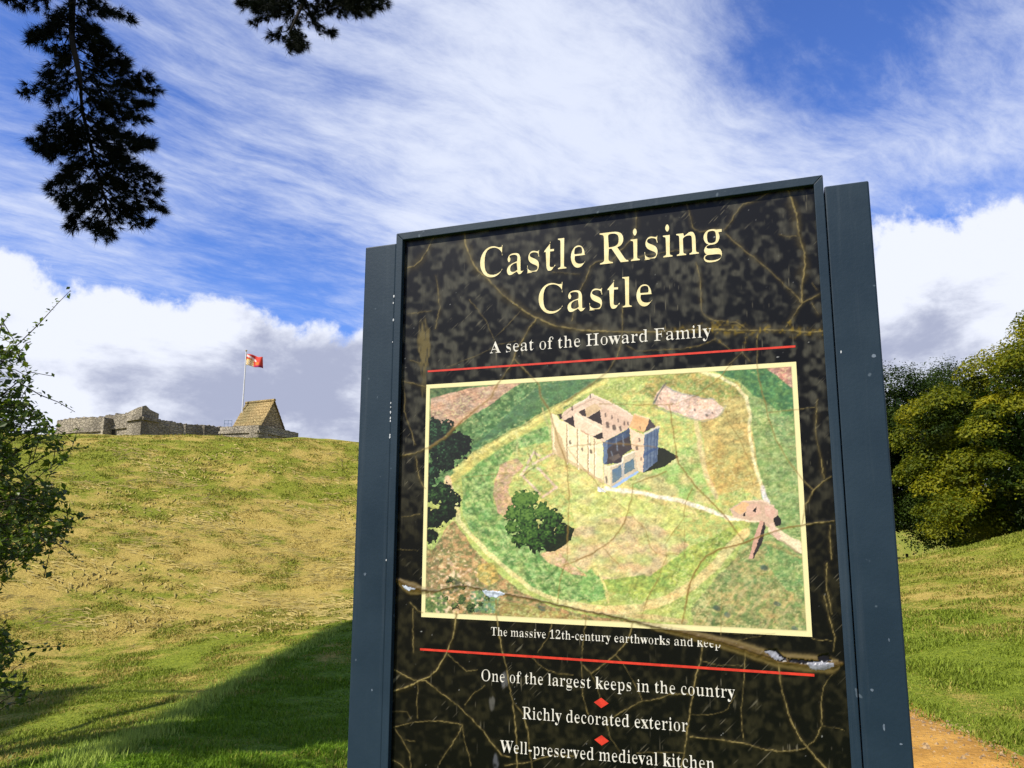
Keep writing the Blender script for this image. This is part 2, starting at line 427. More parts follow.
def mat_vcol(name, rough=0.5, spec=0.4, coat=0.0, grain=None):
    m, g, b = mat_new(name)
    a = g.n('ShaderNodeVertexColor', layer_name='Col')
    c = a.outputs[0]
    if grain:
        t = g.n('ShaderNodeTexCoord').outputs['Object']
        n = g.ss(g.noise(t, grain[0], 3), 0.3, 0.7, 1 - grain[1], 1 + grain[1])
        c = g.mix(1.0, c, g.xyz(n, n, n), 'MULTIPLY')
    g.l(c, b.inputs['Base Color'])
    b.inputs['Roughness'].default_value = rough
    b.inputs['Specular IOR Level'].default_value = spec
    b.inputs['Coat Weight'].default_value = coat
    b.inputs['Coat Roughness'].default_value = 0.2
    return m
GLYPHS = r'''{"-":[323,["283,267 40,267 40,174 283,174"]],"1":[559,["97,0 97,53 179,53 202,57 217,67 226,87 229,118 229,619 161,544 130,522 100,515 78,520 59,535 46,559 42,589 110,613 150,634 196,666 266,718 378,718 378,118 381,91 388,70 403,57 429,53 510,53 510,0"]],"2":[559,["35,0 35,103 183,254 238,313 278,365 306,412 324,457 334,503 337,553 332,602 316,637 291,656 259,663 228,658 205,644 188,620 172,565 167,490 115,496 75,513 55,531 43,557 39,589 45,624 64,656 94,684 137,706 192,719 259,724 328,719 385,704 430,680 462,646 482,606 488,558 485,524 476,490 459,456 434,418 400,376 355,328 230,205 130,110 363,110 392,115 416,128 435,150 446,179 454,210 513,210 508,0"]],"A":[650,["-13,0 -13,27 14,32 35,45 54,71 73,111 307,694 334,693 572,129 594,83 612,51 633,33 660,27 660,0 341,0 341,27 386,32 413,45 422,68 418,88 406,121 376,197 154,197 117,105 113,88 111,72 119,47 143,32 184,27 190,27 190,0","169,239 360,239 263,475"]],"C":[697,["382,-16 318,-11 259,4 205,30 157,64 116,106 83,156 59,212 44,273 39,340 44,406 59,467 84,523 117,572 158,613 207,648 261,673 321,688 386,693 460,684 547,655 562,650 577,648 599,653 614,668 624,693 650,693 650,459 625,459 599,517 568,566 531,606 489,636 443,654 395,660 330,647 279,608 243,544 221,453 214,337 222,228 246,144 286,83 342,47 414,35 474,43 533,67 589,105 638,158 666,132 622,79 571,37 514,8 451,-10"]],"F":[602,["23,0 23,26 66,34 93,50 107,79 111,125 111,558 106,603 92,630 64,645 21,653 21,678 586,678 586,476 562,476 549,532 529,574 501,605 462,626 409,638 342,642 298,640 285,635 277,627 272,614 271,593 271,368 283,368 323,372 356,383 381,403 400,430 414,468 423,516 450,516 450,176 424,176 415,229 401,270 382,299 357,318 323,329 281,333 271,333 271,120 273,88 280,64 292,46 312,35 342,29 382,26 382,0"]],"H":[779,["23,0 23,26 66,32 93,47 107,75 111,120 111,564 106,605 93,631 66,646 24,653 24,678 360,678 360,653 328,649 304,643 288,633 278,618 273,596 271,564 271,373 509,373 509,564 507,596 502,618 493,633 477,643 453,649 420,653 420,678 755,678 755,653 712,646 686,632 673,606 669,564 669,120 673,77 687,49 712,33 755,26 755,0 420,0 420,26 463,32 490,46 504,73 509,120 509,329 271,329 271,120 276,75 289,47 316,32 360,26 360,0"]],"O":[782,["388,-16 317,-9 251,11 192,43 141,86 98,138 67,199 48,267 41,339 48,411 67,479 99,539 141,592 193,635 254,667 321,687 395,694 466,687 532,668 591,636 642,594 684,542 716,481 735,413 742,339 735,267 716,199 684,138 641,86 589,43 529,11 461,-9","394,18 456,31 503,69 538,134 558,223 565,339 560,436 544,516 518,579 482,624 438,651 387,660 325,647 278,609 243,544 223,455 216,339 221,243 237,163 264,100 300,54 343,27"]],"R":[704,["23,0 23,26 66,32 93,47 107,75 111,120 111,564 106,605 93,631 66,646 24,653 24,678 323,678 415,673 489,658 547,634 588,599 613,554 621,498 615,452 597,412 566,379 524,353 469,333 643,75 674,38 690,29 712,26 715,0 504,0 300,316 271,316 271,120 276,75 289,47 316,32 360,26 360,0","271,348 303,348 350,352 388,364 417,385 436,414 448,452 452,500 447,551 433,591 410,619 376,636 334,642 301,639 282,629 274,609 271,574"]],"T":[630,["137,0 137,26 183,31 212,46 227,75 232,120 232,645 222,645 173,640 131,625 97,601 71,567 53,524 43,473 16,473 16,678 611,678 611,472 586,472 573,534 548,583 511,617 462,638 400,645 392,645 392,120 397,73 412,45 440,31 488,26 488,0"]],"W":[910,["254,-16 48,585 36,615 23,636 4,648 -23,653 -23,678 269,678 269,653 242,650 223,643 213,631 209,611 212,587 220,555 332,228 448,525 426,594 414,623 398,640 375,648 341,653 341,678 654,678 654,653 616,649 593,635 585,613 594,575 706,247 805,550 814,582 817,605 813,627 801,641 780,649 749,653 749,678 929,678 929,653 904,644 885,627 870,601 856,565 664,-16 637,-16 470,460 283,-16"]],"a":[512,["379,-15 337,-8 310,15 298,52 250,16 198,-6 142,-13 96,-6 60,17 38,51 30,94 37,135 59,172 95,203 177,244 296,283 296,359 292,395 278,421 255,435 220,440 184,436 162,426 155,408 169,382 180,363 183,344 178,320 164,301 142,288 115,284 87,289 67,303 53,324 49,352 55,385 73,415 103,439 141,458 188,470 241,474 305,470 356,457 392,435 416,404 431,363 436,313 436,93 439,59 444,53 453,51 464,54 477,62 490,41 456,10 419,-9","225,50 241,53 259,61 278,75 296,94 296,252 253,238 219,218 195,193 181,162 176,125 181,83 198,58"]],"c":[437,["232,-15 178,-7 129,16 88,53 56,101 36,159 29,223 37,292 60,353 95,403 143,442 198,467 260,475 305,472 342,461 373,444 395,421 409,395 413,365 409,340 397,321 377,308 352,304 319,312 299,335 292,373 293,389 294,404 289,425 275,438 252,442 221,435 198,416 181,383 170,338 167,279 171,212 183,157 204,114 232,82 265,63 304,57 339,63 372,79 404,107 424,90 369,32 305,-3"]],"d":[551,["208,-15 159,-7 116,16 79,52 52,99 35,156 29,219 35,291 54,354 83,405 121,443 167,466 217,474 261,468 299,449 332,417 332,597 328,623 316,641 295,650 262,654 262,678 475,678 475,112 477,81 484,61 498,48 526,41 526,16 438,8 332,-15 332,58 300,17 258,-7","255,42 278,47 301,62 320,84 332,113 332,360 324,383 307,402 285,414 259,418 231,413 209,397 194,372 180,313 175,228 179,146 193,87 208,62 229,47"]],"e":[448,["229,-15 174,-7 126,16 86,52 55,102 36,163 29,234 36,300 56,358 88,406 130,443 179,466 234,474 287,468 333,449 371,417 399,374 415,321 421,258 421,247 174,247 180,181 195,129 219,92 253,70 297,63 335,70 370,92 402,128 424,108 393,64 358,29 319,5 276,-10","173,286 300,286 300,320 297,375 288,413 277,429 261,439 240,442 216,436 197,420 184,392 176,353 173,303"]],"f":[318,["22,0 22,24 44,27 59,33 68,41 74,52 77,72 78,109 78,412 24,412 24,462 78,462 78,526 83,575 99,616 126,649 162,673 206,687 259,692 315,685 357,664 376,643 388,620 392,595 388,567 375,546 356,533 334,529 310,533 291,544 279,560 275,582 278,603 287,626 292,635 294,644 288,656 268,660 243,655 229,640 222,615 220,581 220,462 303,462 303,412 220,412 220,97 224,60 235,38 258,28 297,24 297,0"]],"g":[487,["217,-209 158,-206 109,-197 71,-181 43,-160 27,-137 21,-111 30,-81 57,-57 102,-38 65,-15 42,13 35,45 42,80 63,110 99,138 152,164 109,184 76,209 52,240 38,275 33,316 39,360 59,399 90,430 131,454 179,469 234,474 292,469 347,453 472,453 472,399 399,399 418,369 430,337 434,303 428,262 411,225 384,195 348,172 305,158 256,153 234,154 211,155 187,151 168,141 154,125 150,106 157,88 177,77 210,73 261,73 332,70 386,60 425,43 451,19 465,-14 470,-55 463,-100 441,-137 406,-168 356,-191 293,-204","234,185 256,189 272,199 284,217 294,257 297,314 294,371 284,411 272,428 256,439 234,442 213,439 196,428 185,411 174,371 170,314 174,257 185,217 196,199 213,189","239,-173 294,-170 337,-161 368,-146 386,-125 392,-98 387,-76 371,-62 344,-54 305,-51 144,-51 118,-77 109,-108 117,-133 141,-154 181,-168"]],"h":[567,["27,0 27,24 52,28 67,38 75,56 78,83 78,594 76,621 68,639 53,650 28,655 28,678 220,678 220,397 261,440 308,465 362,474 409,468 445,449 471,417 487,372 492,315 492,83 495,56 502,39 517,28 541,24 541,0 301,0 301,24 308,24 331,31 345,50 350,83 350,323 348,359 341,384 327,399 302,404 272,398 245,380 220,350 220,83 222,56 230,39 244,28 268,24 268,0"]],"i":[295,["150,539 121,544 97,561 80,585 75,614 80,644 97,668 121,685 150,690 179,685 204,668 220,644 225,614 220,585 203,561 179,544","27,0 27,24 52,29 68,38 75,55 78,83 78,375 76,406 70,424 55,433 30,437 31,462 221,462 221,83 223,56 230,39 244,29 268,24 268,0"]],"k":[534,["26,0 26,24 52,29 68,39 75,56 78,83 78,592 76,621 70,640 56,649 30,654 31,678 220,678 220,251 338,369 357,393 363,414 357,427 340,434 311,437 306,437 306,462 514,462 514,437 477,430 442,413 409,387 331,311 515,51 536,31 560,24 560,0 314,0 314,24 323,24 341,27 352,34 356,47 353,59 345,73 242,219 220,200 220,83 222,56 230,39 244,29 268,24 268,0"]],"l":[297,["27,0 27,24 52,29 68,38 75,55 78,83 78,592 76,620 70,639 56,650 30,654 30,678 221,678 221,83 223,56 230,39 244,29 268,24 268,0"]],"m":[825,["27,0 27,24 52,28 67,38 75,56 78,83 78,377 76,404 68,423 53,434 28,438 28,462 218,462 218,394 258,438 303,465 353,474 412,465 453,436 477,389 519,436 567,465 622,474 668,468 704,449 730,417 745,372 750,315 750,83 752,56 760,39 774,28 798,24 798,0 562,0 562,24 586,28 600,39 608,57 610,83 610,323 608,359 601,384 587,399 562,404 534,398 507,381 483,353 483,83 485,57 493,39 507,28 530,24 530,0 297,0 297,24 321,28 335,39 343,57 345,83 345,323 343,358 336,384 322,399 297,404 267,398 241,380 218,350 218,83 220,57 227,40 241,29 264,24 264,0"]],"n":[567,["27,0 27,24 52,28 67,38 75,56 78,83 78,377 76,404 68,423 53,434 28,438 28,462 220,462 220,398 260,440 308,466 362,474 409,468 445,449 471,417 487,372 492,315 492,83 495,56 502,39 517,28 541,24 541,0 301,0 301,24 308,24 331,31 345,50 350,83 350,323 348,359 341,384 327,399 302,404 272,398 245,380 220,350 220,83 222,56 230,39 244,28 268,24 268,0"]],"o":[501,["251,-15 189,-7 135,17 90,55 56,105 35,163 28,229 35,296 56,356 90,405 135,443 189,466 250,474 311,466 365,443 410,406 444,357 465,298 472,229 465,161 444,102 410,53 366,16 312,-7","251,17 276,22 296,35 311,58 319,84 324,121 327,229 323,339 309,403 295,426 275,440 251,445 225,440 205,426 191,403 178,338 174,230 178,122 183,84 191,58 206,35 226,22"]],"p":[553,["26,-207 26,-184 46,-181 60,-175 69,-164 75,-150 78,-95 78,362 76,400 69,422 55,433 29,439 29,462 213,462 213,391 247,438 291,466 343,475 393,467 436,444 472,407 499,360 515,302 521,238 515,169 498,108 470,56 434,18 389,-7 338,-15 292,-8 253,13 220,48 220,-86 222,-121 226,-147 235,-165 249,-175 268,-181 294,-183 294,-207","291,42 319,47 340,62 356,88 371,148 376,230 372,310 359,369 345,394 324,409 296,414 267,407 242,386 220,350 220,102 238,69 262,49"]],"r":[428,["27,0 27,24 52,29 68,38 75,55 78,83 78,375 76,406 69,425 55,433 30,437 31,462 217,462 217,375 245,417 279,449 313,468 347,474 384,469 410,453 426,428 431,396 427,370 414,349 394,336 369,331 346,334 331,344 308,372 296,383 281,387 261,380 241,360 227,327 222,286 222,83 226,55 237,38 258,28 294,24 294,0"]],"s":[429,["225,-15 181,-9 129,9 109,13 89,7 76,-13 53,-13 53,157 79,157 99,101 129,58 154,38 181,26 209,22 242,26 266,40 281,60 286,87 280,113 262,136 232,156 159,193 113,221 81,252 62,288 55,328 60,368 73,403 97,433 128,456 165,470 210,475 247,471 296,458 307,456 317,454 332,459 343,475 363,475 363,330 340,330 320,378 293,413 259,434 222,441 194,437 173,426 160,408 156,386 160,364 172,346 191,330 218,315 285,282 329,255 360,226 377,189 383,141 378,96 364,58 340,27 307,4 269,-10"]],"t":[340,["184,-14 148,-11 119,-1 98,16 79,53 72,106 72,415 30,415 30,446 85,500 131,550 167,593 192,631 215,631 215,462 309,462 309,415 215,415 215,122 217,95 223,76 233,64 250,60 272,66 291,83 307,111 331,98 310,58 285,26 256,4 222,-10"]],"u":[558,["195,-15 153,-11 121,3 97,26 81,57 71,96 68,144 68,369 66,399 59,421 43,433 17,438 17,462 211,462 211,110 214,87 225,69 241,57 263,53 292,58 318,73 340,98 340,369 337,401 329,422 312,434 282,438 282,462 482,462 482,104 485,76 493,58 509,49 536,44 536,19 446,11 340,-15 340,60 312,29 277,5 238,-10"]],"v":[456,["212,-15 57,369 33,419 18,432 -4,437 -4,462 244,462 244,438 232,438 210,435 196,426 192,411 194,399 275,182 351,376 359,405 353,423 334,434 303,438 303,462 454,462 454,439 430,430 414,415 401,393 387,362 238,-15"]],"w":[647,["182,-15 25,394 9,424 -2,432 -16,437 -16,462 206,462 206,437 189,435 178,431 172,423 170,411 172,396 178,376 248,189 314,350 299,396 291,417 282,430 270,436 250,439 250,462 481,462 481,437 458,433 445,425 440,411 441,401 443,390 500,210 569,381 576,410 573,422 566,430 551,435 530,439 530,462 663,462 663,439 645,435 633,424 613,384 453,-15 430,-15 332,293 208,-15"]],"x":[475,["7,0 7,22 51,44 92,84 183,203 64,392 36,424 6,437 6,462 251,462 251,438 228,436 214,429 209,417 212,406 222,387 273,306 333,382 345,400 349,415 346,425 338,432 323,436 299,438 299,462 463,462 463,441 421,421 378,378 295,274 434,54 451,32 461,26 475,23 475,0 231,0 231,24 251,25 265,29 273,36 276,45 272,64 258,88 205,170 145,91 131,69 126,51 131,35 146,25 170,22 175,22 175,0"]],"y":[447,["78,-209 43,-203 15,-186 -4,-159 -10,-125 -6,-101 7,-79 27,-64 53,-59 77,-63 95,-73 107,-91 111,-113 111,-121 110,-130 115,-143 128,-147 147,-138 170,-110 193,-66 209,-7 54,373 37,410 23,428 12,435 -5,437 -7,462 241,462 241,437 217,435 202,431 194,423 191,409 193,397 198,382 276,177 343,359 352,387 354,408 351,422 342,431 325,436 302,437 302,462 446,462 446,437 427,432 413,418 400,394 386,361 241,-36 216,-97 193,-143 168,-174 142,-195 113,-205"]]}'''

# ------------------------------------------------------------------ terrain
CP = [(75, 768, 5.5), (140, 738, 6.8), (200, 705, 8.5), (280, 662, 11), (355, 620, 14),
      (300, 768, 5.4), (355, 700, 8.6), (250, 740, 6.6),
      (10, 700, 11), (60, 690, 12), (100, 670, 13), (150, 645, 14.3), (230, 622, 15.5), (300, 605, 17),
      (0, 640, 15.5), (60, 600, 17.8), (150, 590, 18.3), (250, 580, 19), (340, 572, 20),
      (50, 519, 24), (200, 519, 24.5), (340, 519, 25.5), (50, 470, 30), (200, 468, 30.5), (340, 470, 31.5),
      (0, 437, 36), (100, 436.5, 36), (200, 436.5, 36), (300, 438, 36.5), (357, 443, 37), (430, 455, 37.5), (520, 478, 38),
      (1012, 768, 5.15), (915, 708, 6.8), (930, 690, 7.4), (1020, 720, 6.5), (1024, 700, 7.2), (1024, 660, 8.6), (960, 660, 8.6), (910, 660, 8.8),
      (1024, 600, 12), (950, 610, 11.7), (905, 620, 11.5), (1024, 560, 16.5), (960, 575, 16), (905, 585, 16),
      (1024, 533, 22), (990, 540, 22), (960, 547, 22), (930, 554, 22.5), (902, 560, 23), (1150, 507, 21)]
cpts = [pt(*c) for c in CP]
for u in (0, 150, 300, 357):
    for d, z in ((43, 5.2), (52, 3.9), (70, 2.5), (88, 2.0), (110, 2.0)):
        p = pt(u, 500, d)
        cpts.append(np.array([p[0], p[1], z]))
for az, d, z in ((-50, 10, -.9), (-50, 14, -1.0), (-50, 24, 1.6), (-50, 36, 5.3), (-50, 46, 4.9), (-80, 14, -.6), (-85, 28, 1.2), (-85, 42, 3.5), (-110, 20, 0.2), (-110, 40, .8),
                 (180, 8, 0), (180, 25, 0), (180, 60, 0), (140, 10, 0), (140, 30, 0), (-140, 12, 0), (-140, 40, 0), (-90, 5, 0), (90, 4, .05), (90, 12, .6), (90, 25, 1.4), (90, 45, .3),
                 (0, 0, 0), (-40, 2, 0), (40, 2, 0), (0, 3, 0), (20, 4, 0), (35, 4.5, 0), (-20, 4.2, -.05), (0, 8, -.12), (8, 14, -.1), (12, 8, -.02), (18, 14, 0), (14, 20, 0.05), (0, 20, .35), (8, 30, .8), (10, 38, 1.2), (18, 38, -.3),
                 (18, 28, -.1), (26, 30, -.35), (26, 45, -.95), (26, 62, -1.4), (26, 95, -.95), (33, 32, .4), (33, 48, -.9), (33, 70, -1.2), (45, 35, .6), (45, 55, -.6), (60, 12, .7), (60, 24, 1.9), (60, 40, .9), (10, 60, -.5), (0, 60, .5), (0, 95, .5), (15, 95, -1.0)):
    a = math.radians(az)
    cpts.append(np.array([d * math.sin(a), d * math.cos(a), z]))
cpts = np.array(cpts)


def _warp(p):
    r = np.hypot(p[..., 0], p[..., 1]) + 1e-6
    k = 10 * np.log1p(r / 10) / r
    return p[..., :2] * k[..., None]


_cw = _warp(cpts)
_A = np.sqrt(((_cw[:, None] - _cw[None]) ** 2).sum(-1) + 0.35 ** 2)
_n = len(_cw)
_B = np.zeros((_n + 1, _n + 1))
_B[:_n, :_n] = _A - np.eye(_n) * 0.03
_B[:_n, _n] = 1
_B[_n, :_n] = 1
_W = np.linalg.solve(_B, np.append(cpts[:, 2], 0))


def height(x, y):
    x, y = np.asarray(x, float), np.asarray(y, float)
    sh = x.shape
    p = np.stack([x.ravel(), y.ravel()], -1)
    w_ = _warp(p)
    z = np.empty(len(p))
    for i in range(0, len(p), 20000):
        q = w_[i:i + 20000]
        z[i:i + 20000] = np.sqrt(((q[:, None] - _cw[None]) ** 2).sum(-1) + 0.35 ** 2) @ _W[:_n] + _W[_n]
    r = np.hypot(p[:, 0], p[:, 1])
    k = smooth(r, 105, 200)
    z = z * (1 - k) - 1.2 * k
    b = smooth(r, 5, 14) * (1 - smooth(r, 60, 120))
    z = z + b * (0.16 * (fbm(p[:, 0] * .45, p[:, 1] * .45, 3, 3) - .5) + 0.06 * (vnoise(p[:, 0] * 2.1, p[:, 1] * 2.1, 9) - .5))
    return z.reshape(sh)


def dryness(x, y, z):
    """1 where the grass is scorched straw, 0 where it is green"""
    r = np.hypot(x, y)
    n = fbm(x * .9, y * .55, 21, 4) - .5
    n2 = fbm(x * 1.5, y * 2.9, 31, 4) - .5
    left = 0.42 + 0.20 * smooth(r, 13.5, 18) + .06 * smooth(r, 16, 20) * (1 - smooth(r, 24, 29)) - .24 * smooth(r, 22, 29) + .04 * smooth(r, 33, 36)
    left = left - .10 * (1 - smooth(r, 7, 10))
    left = left - .24 * smooth(x, -3.3, -2.6) * (1 - smooth(r, 12.5, 15))
    right = 0.20 + 0.20 * smooth(r, 8, 12) - .10 * smooth(r, 17, 22)
    k = smooth(x, -1.5, 1.5)
    n2 = n2 * (1 - k) + k * (fbm(x * 2.6, y * .8, 33, 4) - .5)
    n = n * (1 - k) + k * (fbm(x * .9, y * .22, 34, 4) - .5)
    return np.clip(left * (1 - k) + right * k + n * .75 + n2 * .8, 0, 1)


def lush_shade(x, y):
    """the greener, longer grass of the near bank, its colour also darkened to deepen the shade"""
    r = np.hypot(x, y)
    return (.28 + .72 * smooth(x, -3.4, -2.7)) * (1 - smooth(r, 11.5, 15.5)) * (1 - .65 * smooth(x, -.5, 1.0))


# path: a trodden strip of orange sand running past the sign
PATH = np.array([(3.6, -14), (2.9, -6), (2.35, 0), (2.15, 2.6), (2.12, 4.35), (2.32, 6.0), (2.5, 8.5), (2.4, 12), (1.6, 17), (.2, 24)])
_ps = np.linspace(0, len(PATH) - 1, 130)
PX = np.interp(_ps, range(len(PATH)), PATH[:, 0])
PY = np.interp(_ps, range(len(PATH)), PATH[:, 1])
for _ in range(6):
    PX[1:-1] = (PX[:-2] + PX[1:-1] * 2 + PX[2:]) / 4
    PY[1:-1] = (PY[:-2] + PY[1:-1] * 2 + PY[2:]) / 4
PATH_HALF = 0.62


def path_dist(x, y):
    d = np.full(np.shape(x), 1e9)
    for a, b in zip(PX, PY):
        d = np.minimum(d, np.hypot(x - a, y - b))
    return d


# ground sheet: fine towards the view, coarse behind, out to the horizon
th = np.concatenate([np.linspace(-44, 44, 500), np.linspace(48, 312, 56)])
th = np.radians(th)
rr = np.concatenate([[0.02, 0.6, 1.3], np.geomspace(2.0, 60, 300), np.geomspace(64, 6000, 46)])
TT, RR = np.meshgrid(th, rr)
GX, GY = RR * np.sin(TT), RR * np.cos(TT)
GZ = height(GX, GY)
V = np.stack([GX, GY, GZ], -1).reshape(-1, 3)
nt, nr = len(th), len(rr)
ii = np.arange(nr - 1)[:, None] * nt
jj = np.arange(nt)[None]
j2 = (jj + 1) % nt
Q = np.stack([(ii + jj), (ii + j2), (ii + nt + j2), (ii + nt + jj)], -1).reshape(-1, 4)[:, ::-1]
pd = path_dist(V[:, 0], V[:, 1])
dry = dryness(V[:, 0], V[:, 1], V[:, 2])

STRAW, STRAW2 = (.55, .405, .103), (.39, .29, .064)
GREEN, GREEN2 = (.29, .30, .030), (.175, .205, .018)
m, g, b = mat_new('meadow')
at = g.n('ShaderNodeAttribute', attribute_name='dry')
t = g.n('ShaderNodeTexCoord').outputs['Object']
n1 = g.noise(t, 2.6, 6, .65)
n2 = g.noise(t, 14, 5, .7)
dr = g.m('ADD', at.outputs['Fac'], g.m('ADD', g.m('MULTIPLY', g.m('SUBTRACT', n1, .5), .9), g.m('MULTIPLY', g.m('SUBTRACT', n2, .5), .8)), clamp=True)
gcol = g.mix(g.ss(n2, .35, .65), af(GREEN2), af(GREEN))
al_ = g.n('ShaderNodeAttribute', attribute_name='lush_shade')
gcol = g.mix(al_.outputs['Fac'], gcol, g.mix(g.ss(n2, .35, .65), af((.085, .165, .008)), af((.18, .30, .015))))  # near bank's own green, with some of its shade put into the colour
scol = g.mix(g.ss(g.noise(t, 20, 4, .7), .35, .65), af(STRAW2), af(STRAW))
g.l(g.mix(g.ss(dr, .28, .72), gcol, scol), b.inputs['Base Color'])
b.inputs['Roughness'].default_value = .9
b.inputs['Specular IOR Level'].default_value = .1
bn = g.n('ShaderNodeBump')
bn.inputs['Strength'].default_value = .9
bn.inputs['Distance'].default_value = .06
g.l(g.m('ADD', g.noise(t, 9, 6, .7), g.m('MULTIPLY', g.noise(t, 40, 3, .6), .4)), bn.inputs['Height'])
g.l(bn.outputs[0], b.inputs['Normal'])
tag(np_mesh('ground', V, Q, m, shade_smooth=True, attr={'dry': dry, 'lush_shade': lush_shade(V[:, 0], V[:, 1])}), kind='structure')

# path sheet
sand = mat_noise('sand', (.60, .33, .075), (.38, .195, .042), 3.5, .95, .9, 26, 8, .3, .7, .1, .03)
nv = 15
tx, ty = np.gradient(PX), np.gradient(PY)
ln = np.hypot(tx, ty)
nx_, ny_ = ty / ln, -tx / ln
off = np.linspace(-1, 1, nv)
wob = 1 + .16 * (fbm(PY * 1.3, PY * 0 + 3, 5, 3) - .5) * 2
wob2 = 1 + .16 * (fbm(PY * 1.3, PY * 0 + 9, 6, 3) - .5) * 2
wid = np.where(off[None] < 0, wob[:, None], wob2[:, None]) * PATH_HALF * off[None]
sx = PX[:, None] + nx_[:, None] * wid
sy = PY[:, None] + ny_[:, None] * wid
sz = height(sx, sy) + 0.016 - 0.012 * np.abs(off[None]) ** 4
V = np.stack([sx, sy, sz], -1).reshape(-1, 3)
ii = np.arange(len(PX) - 1)[:, None] * nv
jj = np.arange(nv - 1)[None]
Q = np.stack([ii + jj, ii + jj + 1, ii + nv + jj + 1, ii + nv + jj], -1).reshape(-1, 4)
tag(np_mesh('path', V, Q, sand, shade_smooth=True), kind='structure')
# loose grit on the path
n = 6000
k = RNG.integers(30, 100, n)
o_ = RNG.uniform(-1, 1, n) * PATH_HALF * .95
cx = PX[k] + nx_[k] * o_ + RNG.normal(0, .05, n)
cy = PY[k] + ny_[k] * o_ + RNG.normal(0, .05, n)
cz = height(cx, cy) + .012
s_ = RNG.uniform(.002, .007, n) * (1 + RNG.exponential(.6, n))
base = np.array([(1, 0, 0), (-.5, .87, 0), (-.5, -.87, 0), (0, 0, .9)])
ang = RNG.uniform(0, 6.28, n)
ca, sa = np.cos(ang), np.sin(ang)
bx = base[None, :, 0] * ca[:, None] - base[None, :, 1] * sa[:, None]
by = base[None, :, 0] * sa[:, None] + base[None, :, 1] * ca[:, None]
V = np.stack([cx[:, None] + bx * s_[:, None], cy[:, None] + by * s_[:, None], cz[:, None] + base[None, :, 2] * s_[:, None]], -1).reshape(-1, 3)
Q = (np.arange(n)[:, None, None] * 4 + np.array([(0, 1, 3), (1, 2, 3), (2, 0, 3)])[None]).reshape(-1, 3)
tag(np_mesh('grit', V, Q, mat_noise('grit_stone', (.45, .30, .14), (.2, .13, .07), 80, .9)), kind='stuff')


# grass blades: straw and green after the same dryness as the ground
def blades(name, th0, th1, r0, r1, n, hmul, seed, label=None):
    rg = np.random.default_rng(seed)
    a = np.radians(rg.uniform(th0, th1, n))
    r = np.exp(rg.uniform(math.log(r0), math.log(r1), n))
    x, y = r * np.sin(a), r * np.cos(a)
    keep = path_dist(x, y) > PATH_HALF * rg.uniform(.75, 1.12, n)
    x, y, r = x[keep], y[keep], r[keep]
    z = height(x, y)
    d = dryness(x, y, z)
    n = len(x)
    tuft = fbm(x * 2.4, y * 2.4, 77, 3)
    h = hmul * rg.uniform(.5, 1.2, n) * (0.45 + 1.1 * smooth(tuft, .3, .75)) * (1 + .012 * r)
    h *= np.where(d > .55, .8, 1.0)
    wdt = np.maximum(.0030, r * .00060) * rg.uniform(.7, 1.5, n)
    az = rg.uniform(0, 2 * math.pi, n)
    lean = np.where(d > .5, rg.uniform(.6, 1.4, n), rg.uniform(.2, 1.15, n))
    hx, hy = np.cos(az) * np.sin(lean) * h, np.sin(az) * np.sin(lean) * h
    hz = np.cos(lean) * h
    wa = az + math.pi / 2 + rg.normal(0, .5, n)
    wx, wy = np.cos(wa) * wdt, np.sin(wa) * wdt
    P = np.stack([x, y, z - .01], -1)
    T = np.stack([hx, hy, hz], -1)
    Wd = np.stack([wx, wy, 0 * wx], -1)
    bend = np.stack([hx * -.12, hy * -.12, h * .12], -1)
    Vv = np.stack([P - Wd, P + Wd, P + T * .55 + bend + Wd * .7, P + T * .55 + bend - Wd * .7, P + T], 1).reshape(-1, 3)
    i0 = np.arange(n)[:, None] * 5
    T3 = np.concatenate([i0 + np.array([[0, 1, 2]]), i0 + np.array([[0, 2, 3]]), i0 + np.array([[3, 2, 4]])], 0)
    s = smooth(d + rg.normal(0, .16, n), .30, .66)
    rnd = rg.uniform(0, 1, n)[:, None]
    lu = lush_shade(x, y)[:, None]
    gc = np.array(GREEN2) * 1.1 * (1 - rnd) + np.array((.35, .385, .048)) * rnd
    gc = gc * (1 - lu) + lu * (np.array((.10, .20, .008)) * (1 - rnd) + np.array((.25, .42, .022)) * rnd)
    sc_ = np.array(STRAW2) * (1 - rnd) + np.array((.62, .49, .13)) * rnd
    c = gc * (1 - s[:, None]) + sc_ * s[:, None]
    c5 = np.repeat(c, 5, 0)
    return np_mesh(name, Vv, T3, GRASSM, col=c5)


m, g, b = mat_new('grass_blade')
a = g.n('ShaderNodeVertexColor', layer_name='Col')
g.l(a.outputs[0], b.inputs['Base Color'])
b.inputs['Roughness'].default_value = .6
b.inputs['Specular IOR Level'].default_value = .15
tr = g.n('ShaderNodeBsdfTranslucent')
g.l(a.outputs[0], tr.inputs[0])
ms = g.n('ShaderNodeMixShader')
ms.inputs[0].default_value = .35
g.l(b.outputs[0], ms.inputs[1])
g.l(tr.outputs[0], ms.inputs[2])
g.l(ms.outputs[0], m.node_tree.nodes['Material Output'].inputs[0])
GRASSM = m
tag(blades('grass', -36, -6, 4.2, 37, 380000, .038, 1), kind='stuff')
tag(blades('grass', 20, 37, 4.2, 24, 150000, .045, 2), kind='stuff')
tag(blades('grass', -8, 22, 3, 37, 130000, .045, 3), kind='stuff')
